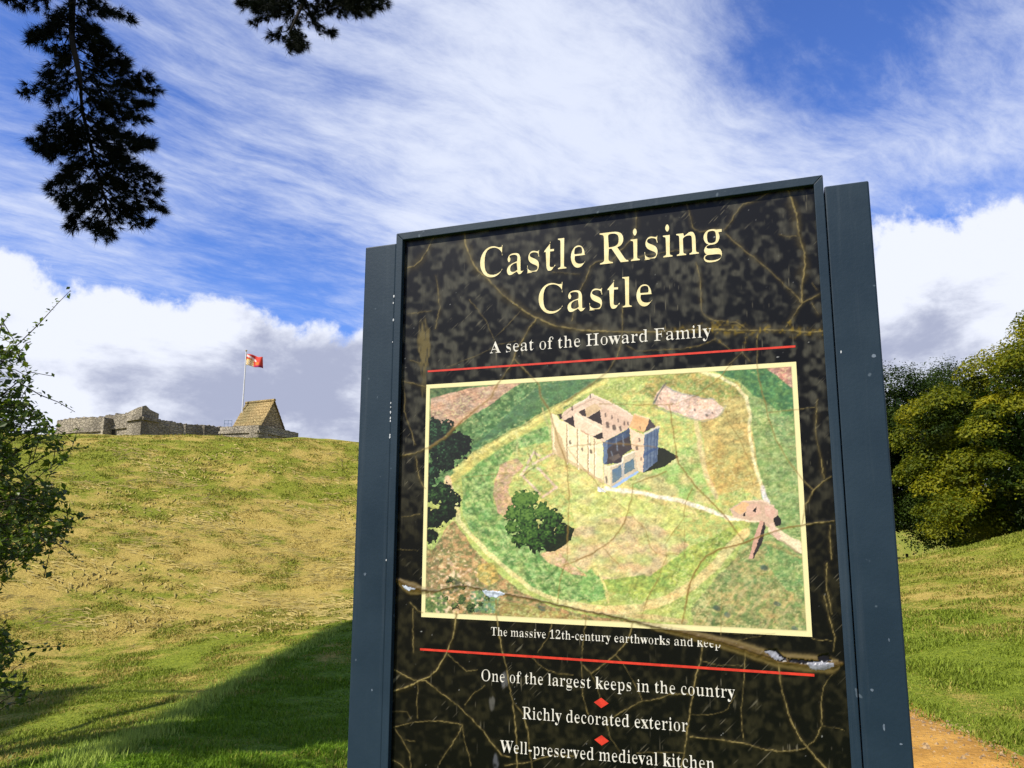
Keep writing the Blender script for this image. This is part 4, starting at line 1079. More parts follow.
# cracks in the print: (core px, halo px, strength, relief mm, points in photo pixels)
CR = [
 (1.3, 5.5, .9, .5, '464 231,466 246,471 260,478 270,488 280,498 290,507 298,517 306,528 313.4,536.5 317.8,543 320.5,556 325.7,569 327.8,581 330,594 331.3,624 332,652 332,680 331,709 329,724 329.3,760 330.3,782 330,801 331.5,822 331.5'),
 (.8, 4.5, .7, .4, '433 238,429 248,422 258,415 266,407 268'), (.6, 3, .4, .2, '435.7 276.7,438 287,439 297'),
 (.8, 3.2, .6, .4, '636 210,636 226,633 238,623 249,611 260.6,596 261.4,589 268,585.7 280,579.8 291.7,574 309.3,571.7 321'),
 (.7, 2, .4, .3, '624.8 260.6,648.5 254.6,675.6 250.4,690 250'), (.6, 3, .35, .2, '553 272,579 274'),
 (1.4, 6, .95, .9, '786.7 188.7,791.7 200.6,796.8 214,798.5 229.3,800.2 239.5,804.4 253,804.9 264.9,803.2 276.7,801.6 284.6,801.3 299.3,802.3 302.2'),
 (.7, 3.5, .5, .3, '780 234.4,788 236.5,796.8 235.3'),
 (.8, 3.5, .6, .5, '769.7 192,756.2 199.7,742.6 204.8,736.7 212.4,729 224.3,723 230.2,713.9 229.3,700 231.9,692.7 227.6,690.2 215.8,686.8 204'),
 (.9, 3.5, .6, .4, '725.7 234.4,737.6 244.6,751 254.7,764.6 266.6,778.2 278.4,790 290.3,802.3 303'),
 (.9, 3, .7, .5, '802.3 303,807.4 300,818.4 295'), (.9, 4, .7, .5, '802.3 303,797.2 309.5,792.8 316.9,785.5 327'),
 (.7, 3, .5, .3, '812 283,817 290'), (.7, 3, .5, .3, '812 303,818 314'),
 (.8, 3, .6, .5, '696 262,698.3 270,700.5 284.6,701.2 311,705 316,715 320.5,735.7 322,747.4 328.6'),
 (.6, 3, .4, .3, '746.6 333,744.4 349,741.5 353.5,726.9 365.2'), (.6, 3, .4, .3, '743 353.5,750.3 360.8'),
 (.7, 1.6, .6, .4, '757.3 333,757.6 371,762 391,768.5 418.3,775.8 438.4,786.7 458.5,801.3 478.5,813.2 490.4'),
 (.6, 2, .45, .3, '626.7 346,638.4 351.8,661.8 349.6,680 349,702 345.4,716.6 338.8,731.3 350.6'),
 (.9, 2.6, .6, .5, '623 306.4,622.3 321,622 332,620.8 344.4,616.4 357.6,607.6 370.8,596 381,585.7 388.4,572 397,558 408'),
 (1.0, 3.0, .8, .7, '536.5 318.6,529 328,521.8 341.3,516 351.5,513.8 358.8,510 366.2,501.3 377.9,491.6 396.5,482.5 404.7,473.4 411,453.3 429.3,444.2 438.4,431.4 446.6,415 453,401 455.4'),
 (.9, 2.4, .7, .5, '514.5 359.6,524.8 369,532.8 377.9,539 385.2,540.8 396.5,546 406,550 411,555.6 431.6,560 446,565 459.7,566.6 467.5'),
 (.6, 1.2, .55, .3, '568 448.8,587 472,602.5 491'), (.6, 1.2, .5, .3, '568 447,602.5 442.5,655.6 447'), (.5, 1.2, .4, .2, '528 474,540 472,568 464'),
 (.7, 3, .55, .3, '438.3 288,438.3 294.4,439.8 309,435.4 328'), (.7, 3, .45, .2, '407.6 313.4,418 313,431 310.5'),
 (.4, 1, .5, .2, '469 298.8,485.2 319.3,494.7 340.5'), (.4, 1, .4, .2, '520.4 312,507.2 325.2,495.5 336.9'), (.4, 1.2, .4, .2, '516 341.3,498.4 344.2,480.8 353.7,460.3 361.8,447 366.9'),
 (.7, 3, .6, .3, '410.5 360.3,420.8 363.2'), (.8, 3, .65, .4, '403.2 381.5,414.9 383.7,425.2 387.4'),
 (.6, 1.5, .6, .3, '403.7 410.6,410 428,415.6 444.5'), (.7, 2.4, .6, .3, '415.6 456.4,419 478.5,425 488'), (.7, 3, .5, .3, '404 386,405 400,404 411'),
 (.5, 1.5, .4, .2, '402 517,412 516,420 514'), (.4, 1.2, .35, .2, '398 549,418 551'),
 (1.1, 3.4, .9, .9, '456.7 614,455 625,453.4 635,446.9 652.5,437 670,429.4 676.5,418.4 681,405.3 687.5,394.4 690.7'),
 (.8, 2, .7, .5, '394.4 670,414 679.8,426 681,442.5 694,461 708.2,484 731.2,490.6 742,501.5 755.3,510 757'),
 (.5, 1.2, .55, .3, '448 654.7,466.5 671,477.5 670'), (.7, 2, .5, .3, '465.4 705,473 694,485 686.4'),
 (.7, 2, .6, .3, '393.3 726.8,418.4 721.4,438 720.3,462.2 724.6,457.8 735.6,446.9 750.9,439.2 764'), (.6, 1.4, .5, .3, '462.2 724.6,465.4 742,471 766'),
 (.6, 2, .5, .3, '393.3 726.8,403 742,409.7 753,410.8 768'), (.6, 1.4, .45, .2, '392 711.5,406.4 711.5,411.9 719'), (.7, 3, .5, .2, '393 760,400 764,405 770'),
 (.9, 2, .8, .7, '496 600,496.5 612,497 618.6,499.3 635,503.7 654.7,508 676.5,512.5 700.6,514.6 718,516.8 740,517 772'),
 (.8, 2, .6, .4, '513.5 702.8,523.4 713.7,527.8 731.2,530 753,532 770'),
 (.7, 2.4, .5, .3, '413 608.7,413 628.4,413 652.5'), (.5, 1.4, .4, .2, '418 680,417 700,418 718'), (.7, 2, .6, .3, '410 603,418 611,423 612'),
 (.6, 1.6, .6, .4, '585.8 612,585.8 620.8,582.5 643.7,581.4 667.8,582.5 694,588 713.7'),
 (.9, 2.4, .65, .5, '632.8 621.9,628.4 639.4,615.3 654.7,602.2 665.6,591.2 673.3,582.5 665.6'), (.6, 1.6, .5, .3, '591.2 673.3,597.8 687.5,600 698'),
 (.6, 1.4, .5, .3, '615.3 654.7,626.2 667.8,635 685.3,642.6 701.7'), (.8, 2.2, .55, .4, '603 724,606.5 722.5,621.8 711.5,642.6 701,659 698.4,670 694,694 694'),
 (.6, 1.6, .45, .2, '551.9 624,547.5 637,537.7 652.5'), (.6, 1.8, .5, .3, '532.2 658,543 667.8,556.2 673.3,573.7 675.4'),
 (.8, 2.4, .6, .3, '505 766,530 761.8,551.9 755.3,573.7 756.4'), (.6, 1.6, .45, .2, '606 722,611 740,619.6 751'), (.6, 1.4, .45, .2, '637 753,661 752,683 753'),
 (1.0, 2.6, .8, .7, '702.8 642,700.6 661.2,696.2 674.3,691.9 700.6,687.5 729,684.2 750.9,681 772'),
 (.6, 1.6, .5, .3, '745.4 650,745 657,743.3 691.8,741 709.3,743.3 740'),
 (.9, 2.6, .75, .6, '689.7 736.7,713.7 738.9,744.4 743.2,761.8 748.7,777.2 751.3,792.5 750.4,805.6 748.3'),
 (1.1, 3.2, .85, .8, '778.2 660,780.4 681,784.8 700.6,791.4 722.5,801.2 740,814.3 755.3,829 772'),
 (.6, 2.4, .5, .3, '831.8 674.3,823 687.5,820.9 705'), (.8, 3.2, .6, .4, '820.9 705,822 725.7,814.3 740,807.8 746.5'), (.4, .9, .45, .2, '822 725.7,843.9 730'),
 (.8, 2.6, .7, .5, '824 596,825.3 600,829.6 617.5,835 637.2,833 651.4'), (.4, 1, .5, .2, '812 638.3,831.8 641.5'), (.5, 1.2, .5, .3, '736.7 641.5,751 637.2,762 636'),
 (.5, 1.2, .35, .2, '702 661,720 665,745 666'), (.5, 1.4, .35, .2, '735 696,727 709,712 715,692 715'),
 (.8, 3.2, .7, .4, '817 400.3,815.4 430.8,820.5 457.9,823.9 478'), (.9, 2.4, .8, .6, '812 491.7,822 481.6,830.6 476.5'), (.8, 2, .7, .5, '813.2 490.4,805.2 505.3,801.8 523.9'),
 (.8, 2.6, .7, .4, '830.6 525.6,829 536,830.6 545.9,832 559'), (.8, 3, .65, .4, '827 562.8,826.6 586.5,832 613.6'), (.5, 1.3, .5, .2, '793 409.8,815 407'),
 (.5, 1.2, .4, .2, '404 740,415 742'), (.5, 2, .4, .2, '838 520,842 540'),
 # across the picture
 (.8, 1.3, .8, .5, '669 404.7,673.7 433,678.3 463,683 470,695 485.5,721.7 512,743.8 540.8'),
 (1.0, 1.6, .9, .7, '834 521.5,807 523.9,790 527,775 531,760 536.4,743.8 543,719.5 549.7,706.2 556.3,695 571.8,688.5 589.5,682 622.7'),
 (.8, 1.3, .75, .5, '666.4 471,633.2 484.4,632 498.8,624.3 523,613.3 538.6,602.6 547.5,585 557.4,566 564'),
 (.5, 1, .6, .3, '602 547,622 567.4'), (.5, 1, .6, .3, '691.8 487.7,685.2 503.2,684 518.7,673 532,665.3 545.2,666.4 556.3,659.7 576.2,646.5 600.6,642 613.8'),
 (.5, 1, .55, .3, '600 487.7,626.6 509.8,644.3 527.5,651 547.5,657.5 554,677.5 554'), (.4, .9, .45, .2, '684 518.7,685.2 558.5'),
 (.6, 1.1, .6, .4, '567.3 440,567.3 470,569.5 492,568.4 525.4,567.3 558.6,560.6 576.3,557.3 602.9'),
 (.4, .9, .45, .2, '461 478,505.3 473.3,538.5 471'), (.6, 1.1, .6, .4, '732 363.6,719.3 378.2,695.6 396.5,675.5 403.8,655.5 404.7,600 404'),
 (.5, 1, .55, .3, '724.8 407.4,728.4 423.8,737.5 434.8,746.6 454.8,753.9 471.2'), (.5, 1, .5, .3, '768.5 412.9,796 409.2'),
 (.4, .9, .4, .2, '600 379,640 376,700 373'), (.4, .9, .4, .2, '470 600,500 603,560 611'), (.5, 1, .4, .2, '720 640,721 618,722 590'), (.4, .9, .4, .2, '720 632,740 634,775 633'),
]
CR = [(a, h, k, r, np.array([[float(x) for x in p.split()] for p in q.split(',')])) for a, h, k, r, q in CR]
TEAR = np.array([(395, 580), (402, 583), (411, 588), (422, 590), (437, 591.5), (452, 587.4), (467, 585.5), (481, 589.6), (495, 592.5), (507, 594), (530, 598.4), (554, 604), (574, 608.4), (600, 613.5), (633, 620.8), (652, 625.8), (680, 632), (698, 637), (720, 642), (738, 647), (757, 653.6), (775, 659), (792, 661.5), (812, 663.5), (832, 665.5), (844, 663)], float)
TEARW = np.interp(TEAR[:, 0], [395, 405, 411, 425, 440, 500, 520, 620, 690, 740, 790, 825, 840, 844], [2, 4.5, 5.5, 3, 1.5, 2.0, 1.8, 2.2, 4, 5.5, 7, 8, 5, 1])


def seg_dist(u, v, P, W=None):
    d = np.full(u.shape, 99.0)
    ww = np.ones(u.shape)
    for i in range(len(P) - 1):
        a, b_ = P[i], P[i + 1]
        lo, hi = np.minimum(a, b_) - 16, np.maximum(a, b_) + 16
        k = np.nonzero((u > lo[0]) & (u < hi[0]) & (v > lo[1]) & (v < hi[1]))[0]
        if not len(k):
            continue
        e = b_ - a
        t_ = np.clip(((u[k] - a[0]) * e[0] + (v[k] - a[1]) * e[1]) / (e @ e + 1e-9), 0, 1)
        q = np.hypot(u[k] - a[0] - t_ * e[0], v[k] - a[1] - t_ * e[1])
        better = q < d[k]
        d[k[better]] = q[better]
        if W is not None:
            ww[k[better]] = (W[i] + (W[i + 1] - W[i]) * t_)[better]
    return (d, ww) if W is not None else d


def cracks(u, v, on_picture=False):
    """core, halo (0..1) and relief (mm) of the crack network"""
    wu = u + 2.0 * (fbm(u / 9, v / 9, 41, 3) - .5) + .8 * (vnoise(u / 2.2, v / 2.2, 45) - .5)
    wv = v + 2.0 * (fbm(u / 9, v / 9, 43, 3) - .5) + .8 * (vnoise(u / 2.2, v / 2.2, 47) - .5)
    core, halo, rel = np.zeros(u.shape), np.zeros(u.shape), np.zeros(u.shape)
    patch = .35 + 1.1 * vnoise(u / 13, v / 13, 51)
    brk = .35 + .65 * smooth(vnoise(u / 3.2, v / 3.2, 53), .2, .6)
    for a, h, k, r, P in CR:
        d = seg_dist(wu, wv, P)
        vary = np.clip(patch, .25, 1.3)
        core = np.maximum(core, k * np.exp(-(d / ((a * .85 + .2) if on_picture else (a * .42 + .12))) ** 2) * (np.clip(.45 + .5 * vary, 0, 1) if on_picture else np.clip(-.1 + 1.2 * vary, .12, 1) * brk))
        halo = np.maximum(halo, k * np.exp(-(d / (h * .8 * vary)) ** 2))
        rel = np.maximum(rel, .6 * r * (.65 * np.exp(-(d / (a * 1.1)) ** 2) + .35 * np.exp(-(d / h) ** 2)))
    d, ww = seg_dist(wu, wv, TEAR, TEARW)
    halo *= 1 - .45 * smooth(v, 600, 660)
    return core, halo, rel, d / ww, ww


def inpoly(u, v, P):
    P = np.asarray(P, float)
    r = np.zeros(u.shape, bool)
    k = np.nonzero((u >= P[:, 0].min()) & (u <= P[:, 0].max()) & (v >= P[:, 1].min()) & (v <= P[:, 1].max()))[0]
    uu_, vv_ = u[k], v[k]
    c = np.zeros(len(k), bool)
    for i in range(len(P)):
        (x0, y0), (x1, y1) = P[i - 1], P[i]
        if y0 == y1:
            continue
        c ^= ((y0 > vv_) != (y1 > vv_)) & (uu_ < (x1 - x0) * (vv_ - y0) / (y1 - y0) + x0)
    r[k] = c
    return r


def grid_mesh(name, ss, ts, relf, colf, off, mat, parent):
    sg, tg = np.meshgrid(ss, ts)
    u, v = S2uv(sg.ravel(), tg.ravel())
    c, rel = colf(u, v, sg.ravel(), tg.ravel())
    V = np.stack([sg.ravel() - S0, -(off + rel / 1000.0), tg.ravel() + 1.6], -1)
    n_, m_ = len(ss), len(ts)
    ii = np.arange(m_ - 1)[:, None] * n_
    jj = np.arange(n_ - 1)[None]
    Q = np.stack([ii + jj, ii + jj + 1, ii + n_ + jj + 1, ii + n_ + jj], -1).reshape(-1, 4)
    return np_mesh(name, V, Q, mat, parent, col=c, shade_smooth=True)


def mixc(c, k, col):
    return c * (1 - k[:, None]) + np.asarray(col) * k[:, None]


TEAR_DARK = [[(765, 650), (776, 649), (783, 655), (787, 660), (780, 662), (768, 654)], [(786, 658), (800, 659), (822, 661), (823, 664), (806, 664), (790, 662)], [(818, 656), (828, 654), (832, 660), (826, 663), (818, 660)]]
TEAR_FLAKE = [[(764, 650.5), (772, 650), (784, 659), (776, 660)], [(806, 663), (822, 661.5), (833, 663), (834, 666), (824, 670), (812, 669)], [(482, 590), (488, 590.5), (498, 591), (505.5, 594), (498, 597), (490, 597), (485, 594)], [(403, 585), (410, 586.5), (416, 589), (409, 590.5), (404, 588)]]
PANEL_TEAR = lambda u, v, c, rel, on_pic: tear_paint(u, v, c, rel, on_pic)


def tear_paint(u, v, c, rel, dn, ww, on_pic):
    k = np.exp(-(dn / .75) ** 2) * smooth(ww, .5, 1.8)
    n = vnoise(u / 3, v / 3, 61)
    c = mixc(c, np.clip(k * (1.15 if not on_pic else 1.05), 0, 1) * (.75 + .25 * n), lin((104, 84, 40)) * (1 if not on_pic else .9))
    c = mixc(c, np.exp(-((dn - .85) / .3) ** 2) * .45 * (ww > 3), lin((150, 130, 78)))
    c = mixc(c, np.exp(-(dn / .14) ** 2) * .75, lin((38, 26, 10)))
    rel = rel + np.exp(-(dn / .7) ** 2) * np.clip(ww * .5, 0, 3.2) * (.6 + .8 * fbm(u / 5, v / 3, 69, 3))
    du, dv = u + 1.5 * (vnoise(u / 2, v / 2, 63) - .5), v + 1.5 * (vnoise(u / 2, v / 2, 65) - .5)
    for P in TEAR_DARK:
        q = inpoly(du, dv, P)
        c[q] = lin((16, 14, 16))
        rel[q] -= 2.2
    for P in TEAR_FLAKE:
        q = inpoly(du, dv, P)
        f = (.55 + .6 * vnoise(u[q] / 1.8, v[q] / 1.8, 67))[:, None]
        c[q] = (lin((150, 152, 160)) if P[0][0] > 600 else lin((205, 215, 230))) * f
        rel[q] += .25
    return c, rel


def panel_col(u, v, s, t):
    bx_, by_ = u + 5 * (fbm(u / 22, v / 22, 3, 2) - .5), v + 5 * (fbm(u / 22, v / 22, 5, 2) - .5)
    n1 = vnoise(bx_ / 6.4, by_ / 6.8, 1)
    n2 = vnoise(bx_ / 4.2 + 9, by_ / 4.4, 2)
    zone = fbm(u / 70, v / 70, 8, 3)
    mot = smooth(n1 * .58 + n2 * .42 + (zone - .5) * .4, .40, .86)
    grit = vnoise(u / 1.4, v / 4.5, 12)
    mot = mot * (.62 + .5 * grit)
    c = np.tile(lin((7, 7, 6)), (len(u), 1))
    warm = smooth(v, 380, 560)[:, None]
    c = c * (1 - np.clip(mot, 0, 1)[:, None]) + np.clip(mot, 0, 1)[:, None] * (lin((72, 70, 59)) * (1 - warm) + lin((40, 37, 23)) * warm)
    # fine diagonal and upright scuffs
    sc1 = smooth(vnoise((u + v) / 1.3, (u - v) / 26, 14), .86, .98) * smooth(fbm(u / 40, v / 40, 15, 2), .5, .7)
    sc2 = smooth(vnoise(u / 1.1, v / 22, 16), .9, .99) * smooth(fbm(u / 50, v / 50, 17, 2), .48, .7)
    c = mixc(c, np.clip(sc1 + sc2, 0, 1) * .4, lin((150, 142, 118)))
    sp = smooth(vnoise(u / 1.5, v / 1.5, 18), .965, .995) * smooth(fbm(u / 30, v / 30, 19, 2), .55, .75)
    c = mixc(c, sp * .8, lin((185, 185, 180)))
    # rubbed patches
    for (cx_, cy_, rx, ry, kk, cc) in ((424, 345, 7, 26, .7, (118, 104, 62)), (505, 680, 4, 9, .5, (120, 120, 122)), (492, 703, 3, 8, .45, (120, 118, 112)), (496, 762, 3, 9, .5, (110, 112, 118)), (424, 380, 3.5, 22, .4, (110, 98, 60))):
        e = np.exp(-((u - cx_) / rx) ** 2 - ((v - cy_) / ry) ** 2)
        c = mixc(c, kk * smooth(e * (0.4 + vnoise(u / 1.6, v / 5, 20)), .25, .7), lin(cc))
    core, halo, rel, dn, ww = cracks(u, v)
    gl = .6 + .6 * vnoise(u / 2.1, v / 2.1, 22)
    c = mixc(c, np.clip(halo * .40 * gl, 0, 1), lin((96, 84, 46)))
    c = mixc(c, np.clip(core * (.62 + .3 * smooth(v, 360, 600)), 0, 1), lin((176, 156, 98)))
    # yellow lichen in the widest crack
    c = mixc(c, np.clip(halo * smooth(vnoise(u / 2.5, v / 2.5, 24), .6, .85) * (v > 320) * (v < 350) * (u > 660), 0, 1) * .6, lin((150, 125, 30)))
    c, rel = tear_paint(u, v, c, rel, dn, ww, False)
    inside = (s > PIC[0] + .004) & (s < PIC[1] - .004) & (t > PIC[2] + .004) & (t < PIC[3] - .004)
    rel = np.where(inside, -.6, rel)
    rel = rel + .25 * (fbm(u / 45, v / 45, 26, 2) - .5)
    return c * .95, rel


PIC = (float(np.mean([S(426.6, 385)[0], S(421.3, 617)[0]])), float(np.mean([S(796, 361.5)[0], S(812.3, 636.8)[0]])),
       float(np.mean([S(421.3, 617)[1], S(812.3, 636.8)[1]])), float(np.mean([S(426.6, 385)[1], S(796, 361.5)[1]])))


def picture_col(u, v, s, t):
    """the printed aerial view, painted region by region"""
    N = len(u)
    wu = u + 3.0 * (fbm(u / 8, v / 8, 71, 3) - .5)
    wv = v + 3.0 * (fbm(u / 8, v / 8, 73, 3) - .5)
    hu = u + 1.0 * (vnoise(u / 1.6, v / 1.6, 74) - .5)
    hv = v + 1.0 * (vnoise(u / 1.6, v / 1.6, 75) - .5)
    f1 = fbm(u / 3.2, v / 2.4, 76, 3)
    f2 = fbm(u / 14, v / 10, 78, 3)
    f3 = vnoise(u / 1.25, v / 1.1, 79)
    c = np.tile(lin((168, 182, 74)), (N, 1))
    L = lambda *a: lin(a)

    def reg(P, a, b_=None, hard=False, amt=1.0, nz=None, soft=None):
        q = inpoly(hu if hard else wu, hv if hard else wv, P)
        if not q.any():
            return q
        k = smooth((f1 if nz is None else nz)[q], .32, .68)[:, None]
        cc = L(*a) * (1 - k) + (L(*b_) if b_ is not None else L(*a)) * k
        c[q] = c[q] * (1 - amt) + cc * amt
        return q

    def line(P, w_, col, amt=1.0, jit=True):
        d = seg_dist(wu if jit else hu, wv if jit else hv, np.array(P, float))
        k = np.clip((w_ * .5 + .5 - d), 0, 1) * amt
        c[:] = mixc(c, k * (.8 + .2 * f3), L(*col))

    # outer fields and scrub
    reg([(420, 380), (612, 370), (560, 412), (505, 440), (470, 458), (428, 500)], (62, 104, 44), (108, 146, 74))
    reg([(540, 384), (610, 374), (600, 384), (545, 408), (500, 432), (470, 450)], (84, 128, 66), (48, 92, 62), amt=.6)
    reg([(431, 396), (470, 388), (522, 382), (494, 402), (455, 428), (446, 426), (431, 420)], (196, 158, 118), (180, 142, 102))
    q = inpoly(wu, wv, [(431, 396), (470, 388), (522, 382), (494, 402), (455, 428), (431, 420)])
    c[q] *= (1 - .16 * (np.sin((v[q] + u[q] * .28) * 2.4) > .35))[:, None]
    reg([(428, 385), (470, 382), (474, 387), (440, 396), (428, 399)], (58, 92, 44), (96, 120, 62))
    # right-hand outer slopes
    reg([(700, 366), (800, 362), (812, 640), (700, 640), (752, 520), (752, 420), (735, 380)], (116, 148, 66), (152, 172, 90))
    reg([(708, 370), (770, 364), (795, 366), (797, 432), (770, 404), (752, 395), (738, 380)], (58, 110, 58), (88, 138, 62))
    reg([(764, 366), (796, 362), (797, 392), (786, 384)], (196, 138, 112), (172, 120, 92))
    reg([(762, 402), (797, 420), (797, 470), (780, 440)], (134, 152, 84), (112, 150, 72), amt=.8)
    # inner bailey
    reg([(470, 470), (500, 450), (549, 425), (600, 405), (640, 384), (690, 378), (740, 384), (752, 420), (756, 470), (752, 500), (720, 548), (660, 590), (600, 598), (550, 580), (500, 540)], (196, 188, 84), (170, 190, 84))
    reg([(560, 440), (545, 470), (575, 500), (620, 505), (700, 520), (690, 500), (600, 470)], (220, 196, 108), (206, 196, 96), amt=.7)
    reg([(570, 478), (604, 490), (640, 500), (690, 512), (660, 545), (600, 560), (575, 530)], (188, 196, 84), (206, 200, 110), amt=.9, nz=f2)
    reg([(545, 545), (590, 520), (640, 515), (690, 545), (650, 580), (600, 586), (560, 572)], (214, 178, 122), (186, 184, 92), amt=.8, nz=f2)
    reg([(628, 486), (650, 470), (700, 440), (705, 480), (712, 505), (660, 494)], (150, 182, 78), (196, 188, 104), nz=f2)
    reg([(650, 378), (690, 372), (738, 382), (745, 398), (722, 410), (700, 400), (668, 386), (655, 398), (640, 394)], (176, 158, 66), (132, 150, 60))
    # ochre east slope
    E_ = [(700, 408), (726, 400), (748, 395), (752, 430), (758, 468), (762, 502), (742, 488), (716, 496), (706, 470), (703, 440)]
    reg(E_, (208, 180, 88), (184, 160, 78), amt=.85)
    reg([(704, 470), (716, 440), (752, 455), (756, 480), (740, 486), (716, 496)], (176, 168, 72), (200, 164, 66), amt=.6)
    q = inpoly(wu, wv, E_)
    c[q] *= (1 - .18 * smooth(vnoise((u[q] * .32 + v[q]) / 2.6, (u[q] - v[q]) / 18, 80), .55, .8))[:, None]
    line([(694, 402), (699, 440), (706, 475), (716, 497)], 5, (216, 186, 130), .6)
    # excavation
    reg([(653, 399), (664, 384), (676, 392), (700, 397), (716, 401), (724, 408), (718, 417), (700, 420), (676, 413), (655, 405)], (230, 196, 162), (220, 182, 146))
    line([(653, 404), (664, 385), (672, 390), (695, 397), (714, 400)], 1.6, (150, 150, 130))
    line([(655, 407), (680, 416), (704, 421), (720, 416), (726, 406)], 1.3, (150, 146, 110))
    line([(653, 403), (666, 383)], 1.5, (90, 100, 84))
    for p in ((712, 412), (706, 415), (694, 409), (660, 398)):
        line([p, (p[0] + .8, p[1] + 1)], 1.6, (50, 44, 44))
    # ring bank, west and south
    reg([(462, 478), (480, 462), (505, 446), (530, 432), (549, 426), (556, 440), (530, 445), (513, 452), (505, 465), (494, 480), (494, 505), (506, 515), (522, 524), (545, 548), (575, 566), (605, 580), (604, 594), (570, 604), (540, 592), (505, 566), (480, 544), (463, 515)], (100, 148, 58), (158, 186, 92))
    q = inpoly(wu, wv, [(462, 478), (530, 432), (549, 426), (494, 480), (494, 505), (545, 548), (605, 580), (604, 594), (570, 604), (505, 566), (463, 515)])
    c[q] *= (1 - .35 * smooth(vnoise((u[q] - v[q] * .5) / 2.3, (u[q] * .5 + v[q]) / 7, 81), .55, .85))[:, None]
    line([(480, 523), (492, 524), (502, 518), (506, 512)], 1.5, (150, 176, 84), .8)
    line([(541, 584), (552, 574), (558, 566)], 2, (70, 116, 40), .8)
    reg([(602, 590), (640, 600), (690, 580), (716, 560), (744, 532), (736, 525), (690, 548), (650, 575), (604, 580)], (176, 190, 62), (146, 172, 56))
    q = inpoly(wu, wv, [(602, 590), (640, 600), (690, 580), (744, 532), (736, 525), (650, 575), (604, 580)])
    c[q] *= (1 - .3 * smooth(vnoise((u[q] + v[q] * .5) / 2.0, (u[q] * .5 - v[q]) / 6, 82), .55, .85))[:, None]
    reg([(582, 574), (592, 568), (600, 582), (606, 600), (588, 602), (582, 596)], (112, 162, 66), (146, 182, 84))
    line([(596, 570), (604, 584), (608, 603)], 2, (222, 208, 110), .9)
    # heath, lower left and bottom strip
    reg([(425, 560), (436, 545), (446, 528), (455, 520), (470, 545), (495, 570), (520, 590), (550, 606), (600, 618), (650, 622), (680, 640), (420, 640)], (182, 144, 82), (118, 118, 56))
    reg([(425, 545), (440, 560), (436, 600), (424, 600)], (86, 112, 56), (168, 130, 80), amt=.7)
    reg([(478, 565), (494, 562), (500, 580), (488, 585), (476, 580)], (208, 178, 60), (150, 140, 50), amt=.7)
    reg([(425, 600), (440, 590), (448, 604), (442, 616), (425, 616)], (84, 116, 50), (120, 140, 62))
    reg([(470, 592), (485, 588), (500, 598), (496, 614), (474, 612)], (96, 132, 92), (118, 150, 72))
    reg([(500, 600), (525, 604), (560, 612), (600, 622), (620, 634), (500, 622)], (150, 160, 60), (176, 140, 66), amt=.7)
    k = smooth(vnoise(u / 2.4, v / 2.2, 83), .62, .82) * inpoly(wu, wv, [(428, 570), (446, 545), (480, 575), (490, 612), (430, 616)])
    c[:] = mixc(c, k * .85, L(232, 196, 140))
    k = smooth(vnoise(u / 3.0, v / 2.6, 84), .68, .82) * inpoly(wu, wv, [(428, 580), (446, 575), (480, 590), (490, 612), (430, 616)])
    c[:] = mixc(c, k * .8, L(58, 72, 50))
    # lower right meadow
    reg([(700, 640), (690, 610), (716, 578), (748, 545), (770, 540), (808, 560), (814, 640)], (116, 138, 62), (168, 160, 84))
    k = smooth(vnoise((u + v * .8) / 3, (u * .8 - v) / 18, 85), .62, .8) * inpoly(wu, wv, [(690, 640), (700, 600), (730, 560), (800, 600), (808, 640)])
    c[:] = mixc(c, k * .5, L(206, 176, 104))
    reg([(768, 545), (802, 560), (808, 600), (786, 590), (764, 560)], (100, 146, 66), (132, 164, 82), amt=.8)
    for p in ((763, 567), (716, 607), (726, 614), (776, 603), (793, 628), (541, 608)):
        line([p, (p[0] + 2, p[1] + 1)], 5, (52, 84, 74), .85)
    # lawn paths and banks: pale lines
    line([(448, 482), (461, 472), (478, 458), (498, 444), (520, 432), (545, 417), (560, 409)], 7, (196, 184, 78), .9)
    line([(455, 470), (480, 451), (510, 434), (545, 414), (575, 398), (606, 380)], 5, (214, 204, 96))
    line([(456, 467), (480, 448), (512, 431), (548, 411), (580, 393), (606, 377)], 1.4, (120, 132, 56), .8)
    line([(543, 408), (548, 425), (552, 442)], 1.6, (190, 180, 100), .8)
    line([(516, 432), (518, 444), (517, 458)], 1.8, (186, 190, 104), .8)
    line([(446, 482), (452, 488), (456, 500), (459, 520), (470, 534), (484, 549), (505, 567), (530, 588), (556, 600), (582, 607)], 4.5, (220, 206, 122), .95)
    line([(448, 478), (451, 490)], 6, (226, 192, 142), .9)
    line([(575, 606), (605, 611), (640, 608), (668, 599), (692, 586), (712, 568), (730, 548), (746, 532)], 9, (222, 196, 112))
    line([(605, 612), (650, 617), (685, 622)], 5, (214, 176, 110), .7)
    line([(606, 489), (628, 491), (655, 496), (685, 502), (705, 509), (728, 517), (748, 520)], 4, (246, 232, 190))
    line([(700, 372), (718, 376), (735, 385), (746, 397), (750, 412), (750, 440), (754, 462), (760, 482), (766, 502)], 3.2, (226, 212, 140))
    line([(762, 488), (767, 503)], 5, (214, 206, 190))
    line([(722, 498), (735, 512), (742, 520)], 1.5, (214, 196, 100), .6)
    reg([(500, 464), (517, 458), (524, 466), (514, 476), (508, 490), (516, 508), (508, 521), (498, 512), (493, 490)], (204, 162, 118), (188, 162, 96))
    reg([(540, 554), (556, 548), (568, 562), (588, 576), (572, 574), (548, 562)], (218, 172, 122), (196, 172, 100))
    # foundations of a small building
    for P in ([(528, 463), (534, 452), (540, 456)], [(533, 464), (556, 452)], [(528, 466), (521, 475)], [(521, 474), (540, 494)], [(538, 468), (556, 487)], [(543, 497), (557, 487)]):
        line(P, 2.2, (218, 186, 150), jit=False)
